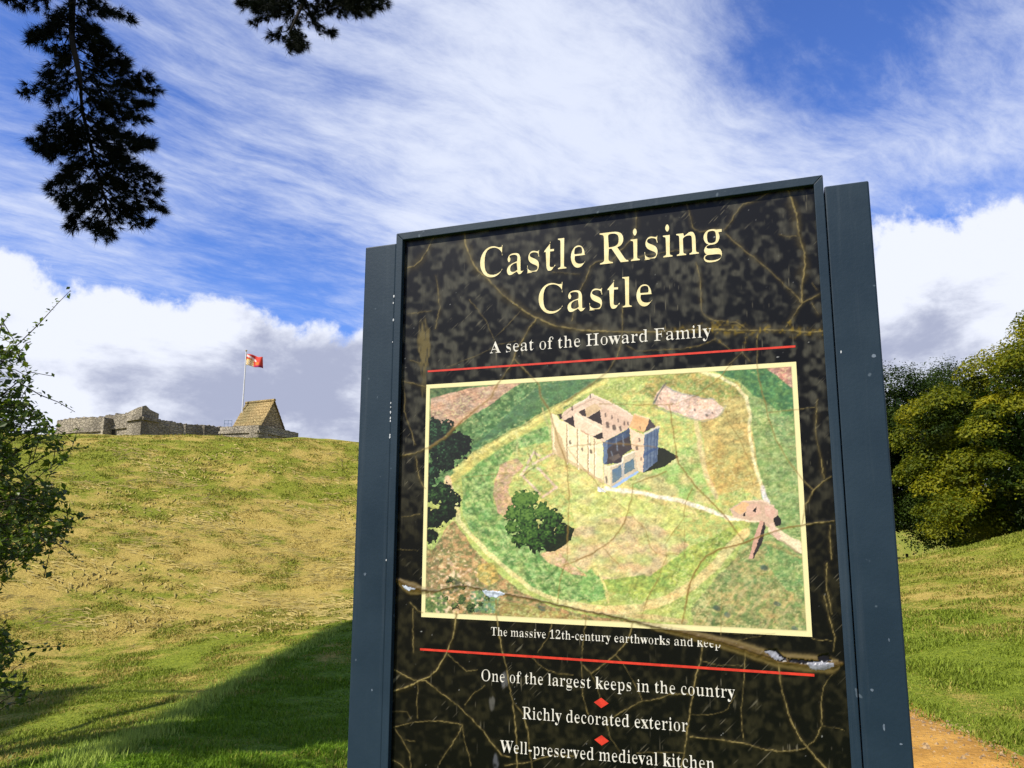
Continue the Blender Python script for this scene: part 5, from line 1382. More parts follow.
    for P in ([(529, 454), (532, 462)], [(535, 452), (537, 459)], [(523, 476), (530, 470), (536, 466)]):
        line(P, 1.4, (70, 58, 48), .8, jit=False)
    # soften the painted regions, then lay clumped grass, bush and light-and-dark grain over them
    g3 = c.reshape(420, 640, 3)
    for _ in range(1):
        g3 = (np.roll(g3, 1, 0) + np.roll(g3, -1, 0) + g3 * 2) / 4
        g3 = (np.roll(g3, 1, 1) + np.roll(g3, -1, 1) + g3 * 2) / 4
    c[:] = .75 * g3.reshape(-1, 3) + .25 * c
    gr = .78 * fbm(wu / 6.0, wv / 4.0, 201, 4, .62) + .22 * vnoise(u / 1.5, v / 1.3, 202)
    hue = fbm(u / 9, v / 7, 203, 4, .6) - .5
    c *= (.28 + 1.44 * gr)[:, None]
    c[:, 0] *= 1.03 + .5 * hue
    c[:, 2] *= 1.18 - .5 * hue
    c[:] = c * .86 + .14 * (c @ np.array([.3, .6, .1]))[:, None]
    spots = smooth(vnoise(u / 1.9, v / 1.5, 204) * .6 + fbm(u / 16, v / 12, 205, 3) * .4, .62, .74)
    c[:] = mixc(c, spots * .22, L(52, 74, 34))
    lights = smooth(vnoise(u / 1.7, v / 1.4, 206) * .6 + fbm(u / 20, v / 15, 207, 3) * .4, .62, .74)
    c[:] = mixc(c, lights * .26 * smooth(c.sum(1), .25, .6), L(244, 236, 168))
    # trees: ragged, leafy
    def leafy(lobes, dark, mid, light, bias=0.0, sx=.6, sy=1.0):
        ru = u + 7.5 * (fbm(u / 3.4, v / 3.4, 211, 3, .7) - .5)
        rv = v + 7.5 * (fbm(u / 3.4, v / 3.4, 212, 3, .7) - .5)
        dd = np.min([np.hypot(ru - a_, rv - b_) / (r_ * .92) for a_, b_, r_ in lobes], 0) + .55 * (vnoise(u / 2.2, v / 2.0, 215) - .5)
        q = dd < 1
        cx_, cy_ = np.mean([l_[0] for l_ in lobes]), np.mean([l_[1] for l_ in lobes])
        sz_ = np.ptp([l_[1] for l_ in lobes]) * .5 + 8
        lit = .5 * fbm(u / 3.2, v / 2.6, 213, 3, .6) + .5 * vnoise(u / 1.5, v / 1.3, 214) + .35 * (.75 - dd) - .22 * (sx * (u - cx_) + sy * (v - cy_)) / sz_ + bias
        k1, k2 = smooth(lit, .30, .58)[:, None], smooth(lit, .58, .84)[:, None]
        cc = L(*dark) * (1 - k1) + L(*mid) * k1
        cc = cc * (1 - k2) + L(*light) * k2
        c[q] = cc[q]

    reg([(542, 546), (566, 524), (575, 528), (571, 540), (556, 551), (546, 552)], (26, 36, 16), (16, 22, 10))
    leafy([(434, 430, 12), (446, 428, 9), (440, 446, 15), (456, 446, 15), (464, 444, 9), (446, 460, 12), (432, 470, 10), (430, 482, 6)], (6, 12, 8), (20, 38, 22), (56, 92, 58), -.10, 1.2, .3)
    leafy([(434, 496, 10), (444, 490, 9), (450, 500, 11), (446, 512, 11), (434, 518, 12), (430, 536, 8)], (6, 12, 7), (22, 42, 20), (60, 92, 44), -.14)
    leafy([(522, 500, 11), (532, 498, 8), (513, 513, 9), (512, 528, 8), (526, 516, 13), (542, 511, 10), (553, 520, 11), (562, 531, 9), (546, 535, 13), (530, 534, 13), (519, 540, 8), (537, 545, 8)], (14, 28, 10), (50, 84, 30), (92, 124, 52), .0)
    for cx_, cy_, r_ in ((462, 600, 4), (470, 608, 5), (455, 606, 4), (446, 598, 3), (480, 604, 3), (488, 598, 3), (450, 580, 3), (462, 586, 3)):
        leafy([(cx_, cy_, r_)], (24, 36, 18), (64, 84, 44), (110, 124, 70))
    # the keep
    f1 = .32 + .36 * (.35 * f1 + .65 * fbm(u / 6, v / 5, 208, 3))
    Kp = lambda *a: [(540 + a[i] / 6.4, 380 + a[i + 1] / 6.4) for i in range(0, len(a), 2)]
    hard = dict(hard=True)
    reg(Kp(755, 432, 800, 440, 885, 492, 800, 552, 662, 592, 748, 520), (30, 32, 26), (44, 46, 32), **hard)
    # long lit flank
    reg(Kp(68, 215, 108, 225, 122, 250, 165, 268, 200, 285, 240, 310, 300, 345, 352, 372, 402, 398, 405, 600, 402, 662, 300, 590, 170, 520, 80, 462), (248, 232, 194), (236, 214, 168), **hard)
    reg(Kp(68, 215, 78, 212, 88, 460, 80, 462), (214, 190, 150), **hard)
    reg(Kp(95, 300, 135, 360, 170, 470, 165, 520, 120, 490, 92, 420), (176, 140, 92), (206, 176, 130), amt=.75, **hard)
    for x, dy in ((168, 280), (236, 312), (304, 348), (345, 372)):
        reg(Kp(x, dy, x + 9, dy + 5, x + 9, dy + 262, x, dy + 250), (188, 160, 122), **hard)
        reg(Kp(x + 9, dy + 5, x + 14, dy + 7, x + 14, dy + 262, x + 9, dy + 260), (252, 240, 212), **hard)
    reg(Kp(80, 440, 170, 500, 300, 575, 402, 645, 402, 662, 300, 592, 170, 522, 80, 464), (206, 178, 132), (190, 158, 112), amt=.7, **hard)
    # wall tops and roofless interior
    reg(Kp(108, 225, 130, 240, 150, 205, 200, 172, 240, 150, 290, 122, 318, 92, 340, 88, 362, 104, 420, 124, 470, 150, 540, 190, 590, 222, 602, 250, 575, 300, 520, 335, 455, 372, 404, 398, 352, 372, 240, 310, 165, 268), (212, 182, 158), (228, 202, 178), **hard)
    reg(Kp(112, 222, 136, 216, 142, 246, 130, 250), (66, 54, 50), **hard)
    reg(Kp(150, 262, 214, 230, 224, 304, 190, 284), (44, 36, 38), (60, 48, 48), **hard)
    reg(Kp(246, 206, 288, 184, 298, 236, 270, 226), (52, 42, 42), (70, 56, 54), **hard)
    reg(Kp(300, 244, 384, 192, 400, 288, 350, 266), (48, 40, 42), (64, 52, 52), **hard)
    reg(Kp(340, 362, 398, 332, 406, 374, 372, 380), (50, 42, 40), **hard)
    reg(Kp(222, 215, 246, 206, 300, 246, 350, 268, 400, 290, 398, 330, 340, 360, 280, 330, 226, 304), (226, 194, 164), (240, 216, 188), **hard)
    reg(Kp(255, 318, 285, 330, 320, 350, 300, 352, 262, 332), (196, 150, 120), amt=.8, **hard)
    reg(Kp(300, 176, 350, 150, 396, 178, 384, 192, 330, 222, 300, 242, 290, 200), (214, 186, 150), (196, 166, 126), **hard)
    reg(Kp(386, 194, 420, 180, 580, 258, 560, 318, 520, 300, 404, 286), (206, 172, 150), (222, 192, 168), **hard)
    line(Kp(210, 168, 240, 152, 300, 124, 330, 96), 1.0, (248, 232, 206), .8, jit=False)
    line(Kp(345, 96, 420, 130, 500, 170, 590, 226), 1.0, (250, 234, 210), .8, jit=False)
    line(Kp(140, 235, 205, 190, 300, 140, 350, 118, 420, 150), .9, (160, 128, 110), .7, jit=False)
    line(Kp(225, 220, 290, 262, 400, 316), .9, (252, 236, 208), .8, jit=False)
    for x, y, r_ in ((432, 278, 2.1), (474, 296, 2.1), (514, 302, 1.4), (564, 270, 1.0), (420, 215, .9), (460, 228, .9), (500, 250, .9), (540, 268, .9), (205, 172, 1.2), (322, 92, 1.0)):
        line(Kp(x, y, x + 2, y + 18), r_ * 1.6, (54, 44, 46), .9, jit=False)
    # recess in shade
    reg(Kp(404, 400, 455, 374, 520, 338, 572, 306, 578, 380, 592, 440, 530, 482, 524, 530, 410, 540), (70, 88, 116), (56, 62, 80), **hard)
    reg(Kp(432, 440, 490, 400, 574, 360, 590, 440, 530, 482, 520, 528, 430, 536), (52, 46, 50), (76, 66, 66), **hard)
    reg(Kp(404, 402, 432, 388, 432, 520, 408, 540), (118, 136, 162), (88, 104, 132), **hard)
    for x0, y0, x1, y1 in ((488, 372, 496, 450), (530, 352, 536, 420), (455, 460, 470, 500)):
        line(Kp(x0, y0, x1, y1), 1.1, (132, 142, 158), .7, jit=False)
    reg(Kp(440, 500, 500, 470, 520, 490, 470, 525), (120, 104, 92), (90, 80, 74), amt=.8, **hard)
    # low forebuilding wall
    reg(Kp(408, 540, 450, 548, 524, 528, 532, 486, 606, 450, 616, 462, 626, 580, 456, 684, 408, 655), (216, 198, 168), (186, 170, 146), **hard)
    reg(Kp(450, 552, 456, 680, 412, 654, 412, 545), (242, 224, 188), (226, 202, 162), **hard)
    reg(Kp(462, 575, 520, 545, 524, 622, 464, 664), (84, 112, 142), (112, 128, 132), **hard)
    reg(Kp(540, 535, 600, 500, 606, 568, 542, 606), (86, 116, 140), (108, 122, 120), **hard)
    line(Kp(452, 552, 524, 532, 534, 490, 606, 454), 1.3, (246, 234, 212), .9, jit=False)
    line(Kp(530, 540, 532, 625), 1.4, (160, 170, 186), .9, jit=False)
    reg(Kp(456, 684, 626, 580, 632, 592, 480, 690), (156, 182, 222), **hard)
    line(Kp(424, 622, 428, 655), 1.8, (50, 44, 44), .9, jit=False)
    # stair tower
    reg(Kp(572, 306, 600, 322, 668, 352, 662, 592, 628, 582, 606, 452, 590, 440), (246, 216, 186), (226, 190, 156), **hard)
    reg(Kp(668, 350, 720, 325, 762, 302, 756, 430, 750, 522, 662, 592), (80, 96, 122), (112, 126, 146), **hard)
    for x in (690, 712, 735, 750):
        line(Kp(x, 345 - (x - 690) * .4, x - 6, 560 - (x - 690) * .6), .9, (40, 58, 96), .8, jit=False)
    reg(Kp(664, 470, 750, 420, 750, 440, 664, 492), (50, 74, 118), amt=.7, **hard)
    reg(Kp(604, 216, 702, 248, 668, 336, 572, 300), (232, 188, 138), (212, 160, 108), **hard)
    line(Kp(604, 218, 702, 249), .9, (250, 226, 190), .8, jit=False)
    reg(Kp(702, 250, 742, 296, 668, 334), (62, 54, 60), (84, 72, 72), **hard)
    line(Kp(668, 346, 720, 318, 762, 298), 1.6, (216, 206, 200), .9, jit=False)
    for x, y, r_ in ((636, 376, 2.0), (620, 430, 2.6), (648, 500, 1.6), (640, 300, 1.0), (192, 392, 2.2), (270, 440, 2.0), (326, 452, 2.6), (322, 404, 1.3)):
        line(Kp(x, y, x + 2, y + 12), r_, (58, 50, 50), .9, jit=False)
    reg(Kp(368, 684, 398, 690, 420, 716, 374, 716), (228, 232, 240), **hard)
    # gatehouse and bridge
    line([(772, 530), (786, 539), (803, 549)], 9, (236, 216, 180))
    line([(770, 533), (800, 553)], 1.5, (150, 128, 96), .8)
    Kg = lambda *a: [(680 + a[i] / 4.8, 480 + a[i + 1] / 4.8) for i in range(0, len(a), 2)]
    reg(Kg(238, 140, 300, 100, 390, 98, 450, 126, 470, 150, 468, 200, 430, 232, 392, 200, 330, 196, 262, 180), (214, 184, 158), (192, 160, 134), hard=True)
    reg(Kg(250, 140, 300, 106, 334, 112, 318, 150, 290, 166), (232, 190, 140), (218, 170, 124), hard=True)
    reg(Kg(318, 130, 350, 112, 380, 116, 390, 160, 350, 180, 322, 172), (222, 184, 162), (206, 166, 142), hard=True)
    reg(Kg(345, 148, 368, 124, 366, 158), (34, 26, 28), hard=True)
    reg(Kg(300, 172, 314, 152, 314, 174), (44, 34, 34), hard=True)
    line(Kg(262, 182, 330, 198, 386, 200), 1.6, (240, 216, 184), .9, jit=False)
    line(Kg(300, 102, 390, 98, 448, 124), 1.4, (238, 206, 180), .8, jit=False)
    reg(Kg(450, 184, 470, 166, 486, 190, 482, 216, 456, 226), (36, 30, 32), hard=True)
    reg(Kg(404, 120, 450, 130, 462, 160, 440, 190, 410, 170), (198, 152, 132), (226, 190, 168), hard=True)
    reg(Kg(384, 196, 404, 198, 392, 270, 350, 378, 330, 378, 352, 290), (210, 166, 146), (192, 146, 124), hard=True)
    reg(Kg(402, 200, 412, 220, 396, 300, 350, 384, 352, 356, 380, 280), (42, 36, 38), (58, 48, 48), hard=True)
    reg(Kg(424, 214, 450, 204, 470, 250, 490, 270, 470, 290, 440, 250), (228, 196, 172), (206, 170, 150), hard=True)
    # leaf- and grass-scale grain of the photograph, then the crack network
    fine = .86 + .28 * f3
    c *= fine[:, None]
    core, halo, rel, dn, ww = cracks(u, v, True)
    c = mixc(c, np.clip(halo * .22, 0, 1), L(214, 190, 96))
    border = (s < PIC[0] + .0085) | (s > PIC[1] - .0088) | (t < PIC[2] + .0095) | (t > PIC[3] - .0088)
    bc = np.tile(L(252, 240, 178), (N, 1)) * (.92 + .1 * f1)[:, None]
    c = np.where(border[:, None], bc, c)
    edge = np.minimum(np.minimum(s - PIC[0], PIC[1] - s), np.minimum(t - PIC[2], PIC[3] - t))
    c = mixc(c, np.exp(-((edge - .0088) / .0007) ** 2) * .35, L(120, 100, 60))
    c = mixc(c, np.clip(core * .95, 0, 1), L(120, 86, 34))
    c, rel = tear_paint(u, v, c, rel * .8, dn, ww, True)
    rel = rel + .2 * (fbm(u / 45, v / 45, 26, 2) - .5)
    return np.clip(c * np.where(border, .9, 1.06)[:, None], 0, 1), rel


PANELM = mat_vcol('laminate_print', .34, .20, 0.0)
PICM = mat_vcol('picture_print', .42, .35, 0.0)
iL, iR, iT = fL + BAR - .002, fR - BAR + .002, fT - BAR + .002
ss = np.linspace(iL, iR, 560)
ts = np.concatenate([np.linspace(fB + BAR - .002, -.60, 60)[:-1], np.linspace(-.60, iT, 770)])
panel = grid_mesh('panel', ss, ts, None, panel_col, 0.0, PANELM, sign)
picture = grid_mesh('picture', np.linspace(PIC[0], PIC[1], 640), np.linspace(PIC[2], PIC[3], 420), None, picture_col, .0006, PICM, panel)
mb = MB()
mb.box(iL + .001 - S0, iR - .001 - S0, .004, .030, fB + BAR + 1.6, fT - BAR + 1.6)
mb.build('backing_board', PAINT, sign)


def line_text(name, txt, p0, p1, vtop, thin, mat, off=.0008, pad=(0, 0)):
    """flat cut letters: p0/p1 are the baseline ends of the line, vtop the cap height at its left end"""
    (s0, t0), (s1, t1) = S(*p0), S(*p1)
    ch = S(p0[0], vtop)[1] - t0
    pen = 0
    polys = []
    for c_ in txt:
        if c_ == ' ':
            pen += 255
            continue
        adv, cs = GLY[c_]
        cs = [np.array([[int(x) for x in q.split(',')] for q in z.split()], float) for z in cs]
        area = lambda P: .5 * np.sum(P[:, 0] * np.roll(P[:, 1], -1) - np.roll(P[:, 0], -1) * P[:, 1])
        big = max(cs, key=lambda P: abs(area(P)))
        sgn = np.sign(area(big))
        for P in cs:
            tan = np.roll(P, -1, 0) - np.roll(P, 1, 0)
            e1, e2 = P - np.roll(P, 1, 0), np.roll(P, -1, 0) - P
            n1_ = np.stack([e1[:, 1], -e1[:, 0]], -1) / (np.linalg.norm(e1, axis=1)[:, None] + 1e-9) * sgn
            n2_ = np.stack([e2[:, 1], -e2[:, 0]], -1) / (np.linalg.norm(e2, axis=1)[:, None] + 1e-9) * sgn
            nn = (n1_ + n2_) / 2
            wgt = np.clip(np.hypot(e1[:, 0], e1[:, 1]) * 0 + 1, 0, 1)
            Q_ = P.copy()
            Q_[:, 0] -= (thin if c_ not in 'AWvwykx' else thin * .35) * np.clip(nn[:, 0] * 1.2, -1, 1) * wgt
            Q_[:, 0] += pen
            polys.append(Q_)
        pen += adv
    allp = np.concatenate(polys)
    x0, x1 = allp[:, 0].min(), allp[:, 0].max()
    kx = (s1 - s0) / (x1 - x0)
    ky = ch / 676.0
    cu = bpy.data.curves.new(name, 'CURVE')
    cu.dimensions = '2D'
    cu.fill_mode = 'FRONT'
    for P in polys:
        sp_ = cu.splines.new('POLY')
        sp_.points.add(len(P) - 1)
        co = np.zeros((len(P), 4), np.float32)
        co[:, 0], co[:, 1], co[:, 3] = P[:, 0] / 1000, P[:, 1] / 1000, 1
        sp_.points.foreach_set('co', co.ravel())
        sp_.use_cyclic_u = True
    tmp = bpy.data.objects.new('tmp', cu)
    COL.objects.link(tmp)
    bpy.context.view_layer.update()
    me = bpy.data.meshes.new_from_object(tmp.evaluated_get(bpy.context.evaluated_depsgraph_get()))
    bpy.data.objects.remove(tmp)
    n = len(me.vertices)
    co = np.zeros(n * 3, np.float32)
    me.vertices.foreach_get('co', co)
    co = co.reshape(-1, 3)
    x, y = co[:, 0] * 1000, co[:, 1] * 1000
    k = (x - x0) * kx
    out = np.stack([s0 + k - S0, np.full(n, -off), t0 + (t1 - t0) * k / (s1 - s0) + y * ky + 1.6], -1)
    me.vertices.foreach_set('co', out.astype(np.float32).ravel())
    me.name = name
    me.materials.clear()
    me.update()
    # letters face the reader
    if me.polygons and me.polygons[0].normal.y > 0:
        me.flip_normals()
    return new_obj(name, me, panel, mat)


CREAM = mat_noise('cream_ink', tuple(lin((252, 238, 184)) * .92), tuple(lin((240, 222, 160)) * .92), 60, .5)
WHITE = mat_noise('white_ink', tuple(lin((240, 236, 224)) * .92), tuple(lin((222, 216, 200)) * .92), 90, .5)
REDI = mat_noise('red_ink', tuple(lin((226, 62, 40)) * .95), tuple(lin((200, 50, 34)) * .95), 70, .5)
line_text('title_lettering', 'Castle Rising', (480.2, 278.0), (722.6, 251.0), 248.7, 32, CREAM)
line_text('title_lettering', 'Castle', (538.8, 314.0), (652.4, 305.2), 285.0, 32, CREAM)
line_text('subtitle_lettering', 'A seat of the Howard Family', (490.0, 353.4), (711.6, 336.8), 342.0, 33, WHITE)
line_text('caption_lettering', 'The massive 12th-century earthworks and keep', (491, 635.2), (720.6, 647.8), 627.0, 33, WHITE)
line_text('list_lettering', 'One of the largest keeps in the country', (481.6, 680.6), (735.2, 698.2), 669.3, 33, WHITE)
line_text('list_lettering', 'Richly decorated exterior', (522.6, 718.6), (687.8, 731.6), 706.6, 33, WHITE)
line_text('list_lettering', 'Well-preserved medieval kitchen', (500.2, 752.0), (714.6, 770.2), 740.0, 33, WHITE)
for cx_, cy_ in ((601.3, 702.8), (601.7, 740.3)):
    mb = MB()
    c = S(cx_, cy_)
    a = S(cx_ + 7.3, cy_)[0] - c[0]
    b_ = c[1] - S(cx_, cy_ + 5.2)[1]
    mb.poly([LP(c[0] - a, c[1], .0005), LP(c[0], c[1] - b_, .0005), LP(c[0] + a, c[1], .0005), LP(c[0], c[1] + b_, .0005)])
    mb.build('diamond', REDI, panel)
for p0, p1, hw in (((427.8, 371.4), (795.4, 346.4), .0020), ((420.2, 649.2), (814.4, 675.2), .0022)):
    mb = MB()
    (s0, t0), (s1, t1) = S(*p0), S(*p1)
    mb.poly([LP(s0, t0 - hw, .0005), LP(s1, t1 - hw, .0005), LP(s1, t1 + hw, .0005), LP(s0, t0 + hw, .0005)])
    mb.build('rule', REDI, panel)

# ------------------------------------------------------------------ trees and plants
BARK = mat_noise('bark', (.12, .095, .07), (.05, .04, .03), 6, .95, .8, 14, 6, .35, .65, .1, .05)


def kites(C, Nn, size, aspect, rg, fold=.12):
    """one small folded leaf (two triangles) for every centre C with normal N"""
    n = len(C)
    Nn = Nn / (np.linalg.norm(Nn, axis=1)[:, None] + 1e-9)
    r = rg.normal(size=(n, 3))
    A = np.cross(Nn, r)
    A /= np.linalg.norm(A, axis=1)[:, None] + 1e-9
    B = np.cross(Nn, A)
    s = np.asarray(size)[:, None]
    V = np.stack([C - A * s, C - B * s * aspect + Nn * s * fold, C + A * s, C + B * s * aspect + Nn * s * fold], 1).reshape(-1, 3)
    i0 = np.arange(n)[:, None] * 4
    T = np.concatenate([i0 + np.array([[0, 1, 2]]), i0 + np.array([[0, 2, 3]])], 0)
    return V, T


def crown(center, rad, n_spray, per, leaf, rg, flat=.35, seed=0, drop=.25, rough=.34, skirt=0.0, spread=.55):
    d = rg.normal(size=(n_spray, 3))
    d /= np.linalg.norm(d, axis=1)[:, None]
    lump = fbm(np.arctan2(d[:, 1], d[:, 0]) * 2.6 + seed, d[:, 2] * 3.6 + seed, seed, 4)
    lump2 = fbm(np.arctan2(d[:, 1], d[:, 0]) * 6 + seed, d[:, 2] * 9 + seed, seed + 5, 3)
    R = 1 - rough + rough * 1.5 * lump + .24 * (lump2 - .5)
    q = rg.uniform(0, 1, n_spray) ** .45
    P = d * (R * (.35 + .65 * q))[:, None] * np.asarray(rad)
    if skirt:
        low = P[:, 2] < 0
        P[low, :2] *= (1 + skirt * np.minimum(1, -P[low, 2:3] / rad[2]))
    P = P + np.asarray(center)
    out = d.copy()
    out[:, 2] *= .5
    sp_ = rg.normal(size=(n_spray, per, 3)) * np.array([spread, spread, spread * flat])
    sp_[:, :, 2] -= drop * (sp_[:, :, 0] * out[:, None, 0] + sp_[:, :, 1] * out[:, None, 1])
    C = (P[:, None] + sp_).reshape(-1, 3)
    N_ = np.repeat(out * .7 + np.array([0, 0, .9]), per, 0) + rg.normal(size=(n_spray * per, 3)) * .55
    sz = leaf * rg.uniform(.6, 1.35, len(C))
    return kites(C, N_, sz, .62, rg)


def mat_leafcol(name, trans=.3):
    m, g, b = mat_new(name)
    a = g.n('ShaderNodeVertexColor', layer_name='Col')
    g.l(a.outputs[0], b.inputs['Base Color'])
    b.inputs['Roughness'].default_value = .5
    b.inputs['Specular IOR Level'].default_value = .10
    tr = g.n('ShaderNodeBsdfTranslucent')
    g.l(g.mix(1.0, a.outputs[0], (1.5, 1.5, .7), 'MULTIPLY'), tr.inputs[0])
    ms = g.n('ShaderNodeMixShader')
    ms.inputs[0].default_value = trans
    g.l(b.outputs[0], ms.inputs[1])
    g.l(tr.outputs[0], ms.inputs[2])
    g.l(ms.outputs[0], m.node_tree.nodes['Material Output'].inputs[0])
    return m


LEAFC = mat_leafcol('tree_leaf')


def broad_tree(name, label, cols, base, center, rad, puffs, per, leaf, seed, psize=1.3, flat=.6, group=None, yellow=.5):
    """trunk, limbs and a crown of many leafy boughs with dark gaps between them"""
    rg = np.random.default_rng(seed)
    t = thing(name, label, 'tree', tuple(base), group)
    b = np.asarray(base, float)
    top = np.asarray(center) - b
    d = rg.normal(size=(puffs, 3))
    d /= np.linalg.norm(d, axis=1)[:, None]
    d[:, 2] = np.where(d[:, 2] < -.93, -d[:, 2], d[:, 2])
    lump = fbm(np.arctan2(d[:, 1], d[:, 0]) * 2.2 + seed, d[:, 2] * 3.0 + seed, seed, 3)
    rr_ = .78 + .42 * (lump - .5) + rg.uniform(-.16, .12, puffs)
    Pc = d * rr_[:, None] * np.asarray(rad) + top
    ps = psize * rg.uniform(.55, 1.35, puffs)
    pcol = np.clip(rg.normal(.5, .27, puffs), 0, 1)
    s_ = rg.normal(size=(puffs, per, 3))
    s_ /= np.linalg.norm(s_, axis=2)[:, :, None]
    # leaves sit on the outer and upper side of each bough, in sprays that droop outwards
    face = d * (.7, .7, .4) + (0, 0, .55)
    face /= np.linalg.norm(face, axis=1)[:, None]
    dotf = (s_ * face[:, None]).sum(2)
    s_ = np.where((dotf < -.25)[:, :, None], -s_, s_)
    rad_ = rg.uniform(0, 1, (puffs, per)) ** .33
    rag = .72 + .75 * fbm(np.arctan2(s_[..., 1], s_[..., 0]) * 1.9 + np.arange(puffs)[:, None] * 7.3, s_[..., 2] * 2.4 + np.arange(puffs)[:, None] * 3.1, seed + 9, 3)
    off_ = s_ * (rad_ * rag)[..., None] * ps[:, None, None]
    off_[..., 2] *= flat
    hor = np.hypot(off_[..., 0], off_[..., 1])
    off_[..., 2] -= .28 * hor ** 1.5 / np.sqrt(ps)[:, None]
    C = (Pc[:, None] + off_).reshape(-1, 3)
    N_ = (s_ * .8 + np.array([0, 0, .75])).reshape(-1, 3) + rg.normal(size=(puffs * per, 3)) * .5
    k = np.clip(np.repeat(pcol, per) * .65 + rg.uniform(0, .35, puffs * per), 0, 1) * (len(cols) - 1)
    cc = np.array(cols)
    i0 = np.minimum(k.astype(int), len(cols) - 2)
    col = cc[i0] * (1 - (k - i0))[:, None] + cc[i0 + 1] * (k - i0)[:, None]
    # sparse inner leaves close the view through the middle
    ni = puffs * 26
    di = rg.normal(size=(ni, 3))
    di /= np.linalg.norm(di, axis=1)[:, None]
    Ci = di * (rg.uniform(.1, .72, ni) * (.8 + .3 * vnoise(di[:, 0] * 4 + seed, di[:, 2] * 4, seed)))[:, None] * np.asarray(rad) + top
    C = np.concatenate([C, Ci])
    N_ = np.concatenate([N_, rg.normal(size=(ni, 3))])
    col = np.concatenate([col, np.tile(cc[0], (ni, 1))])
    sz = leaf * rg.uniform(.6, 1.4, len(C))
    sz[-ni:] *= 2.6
    Vv, T = kites(C, N_, sz, .6, rg)
    np_mesh('crown', Vv, T, LEAFC, t, col=np.repeat(col, 4, 0))
    mb = MB()
    mb.tube([(0, 0, -.4), (0, 0, .3), top * .45, top * .8, top + (0, 0, rad[2] * .5)], [.62, .48, .4, .26, .06], 10)
    mb.build('trunk', BARK, t, smooth_=True)
    for i in range(14):
        e = Pc[rg.integers(0, puffs)]
        z0 = float(np.clip(e[2] * .6, .9, top[2]))
        s0 = np.array([0, 0, z0])
        mb = MB()
        mb.tube([s0, s0 * .5 + e * .5 + (0, 0, -.2), e], [.10, .06, .02], 7)
        mb.build('limb', BARK, t, smooth_=True)
    return t


def gpt(u, d):
    p = pt(u, 540, d)
    p[2] = height(p[0], p[1])
    return p


bp = gpt(1092, 50)
broad_tree('beech_tree', 'large rounded tree with yellow-green leaves hanging low over the grassy bank', [(.016, .034, .003), (.038, .062, .004), (.095, .118, .006), (.215, .215, .010), (.40, .345, .016)],
           bp, bp + (0, 0, 6.1), (9.3, 8.6, 7.9), 250, 800, .082, 12, 1.2, .5)
bp = gpt(888, 60)
broad_tree('dark_tree', 'darker green tree behind the rounded tree, close to the sign post', [(.012, .026, .004), (.024, .045, .006), (.040, .068, .008), (.065, .095, .012)],
           bp, bp + (0, 0, 7.0), (6.6, 6.2, 7.2), 170, 700, .075, 29, 1.3, .7)
bp = gpt(960, 66)
broad_tree('dark_tree', 'dark tree top rising behind and between the two trees right of the sign', [(.013, .027, .004), (.026, .048, .006), (.044, .07, .008), (.07, .10, .012)],
           bp, bp + (0, 0, 7.2), (6.0, 6.0, 7.2), 150, 700, .08, 31, 1.3, .7)
# a far wood that closes the view along the horizon
rg = np.random.default_rng(50)
n = 1500
a = np.radians(rg.uniform(2, 60, n))
r = rg.uniform(270, 330, n)
hz = 10 * (.5 + fbm(a * 40, a * 0, 91, 3))
C = np.stack([r * np.sin(a), r * np.cos(a), -1.2 + hz * rg.uniform(0, 1, n) ** .8], -1)
C = (C[:, None] + rg.normal(size=(n, 14, 3)) * (2.2, 2.2, 1.2)).reshape(-1, 3)
Vv, T = kites(C, rg.normal(size=C.shape) + (0, -.6, .7), rg.uniform(.6, 1.3, len(C)), .7, rg)
tag(np_mesh('far_wood', Vv, T, mat_leaf('far_leaf', [(.03, .05, .015), (.05, .08, .02), (.07, .095, .03)], .2)), kind='stuff')

# ---- leafy bush at the left edge
rg = np.random.default_rng(17)
EV = np.array([280, 330, 352, 380, 400, 420, 440, 455, 470, 485, 505, 525, 545, 560, 580, 600, 620, 640, 660, 680, 700, 715, 725], float)
EU = np.array([-60, 10, 30, 44, 42, 50, 66, 80, 72, 66, 80, 86, 72, 48, 38, 26, 18, 22, 36, 42, 30, 12, -30], float)
bb = pt(-170, 700, 4.3)
bb[2] = float(height(bb[0:1], bb[1:2])[0])
bush = thing('hawthorn_bush', 'leafy dark green bush with long shoots at the left edge of the grass', 'bush', tuple(bb))
stems = MB()
LC, LN, LS = [], [], []


def twig(P, leaves, size, rad=.0022, jit=.012):
    P = np.asarray(P)
    stems.tube([p - bb for p in P], np.linspace(rad, rad * .45, len(P)), 4, False)
    L = np.concatenate([[0], np.cumsum(np.linalg.norm(np.diff(P, axis=0), axis=1))])
    for q in np.linspace(.12, 1, leaves):
        p = np.array([np.interp(q * L[-1], L, P[:, i]) for i in range(3)])
        for _ in range(2 if rg.uniform() < .7 else 1):
            LC.append(p + rg.normal(0, jit, 3) + (0, 0, .004))
            LN.append(np.array([0, -.25, .8]) + rg.normal(0, .6, 3))
            LS.append(size * rg.uniform(.55, 1.25))


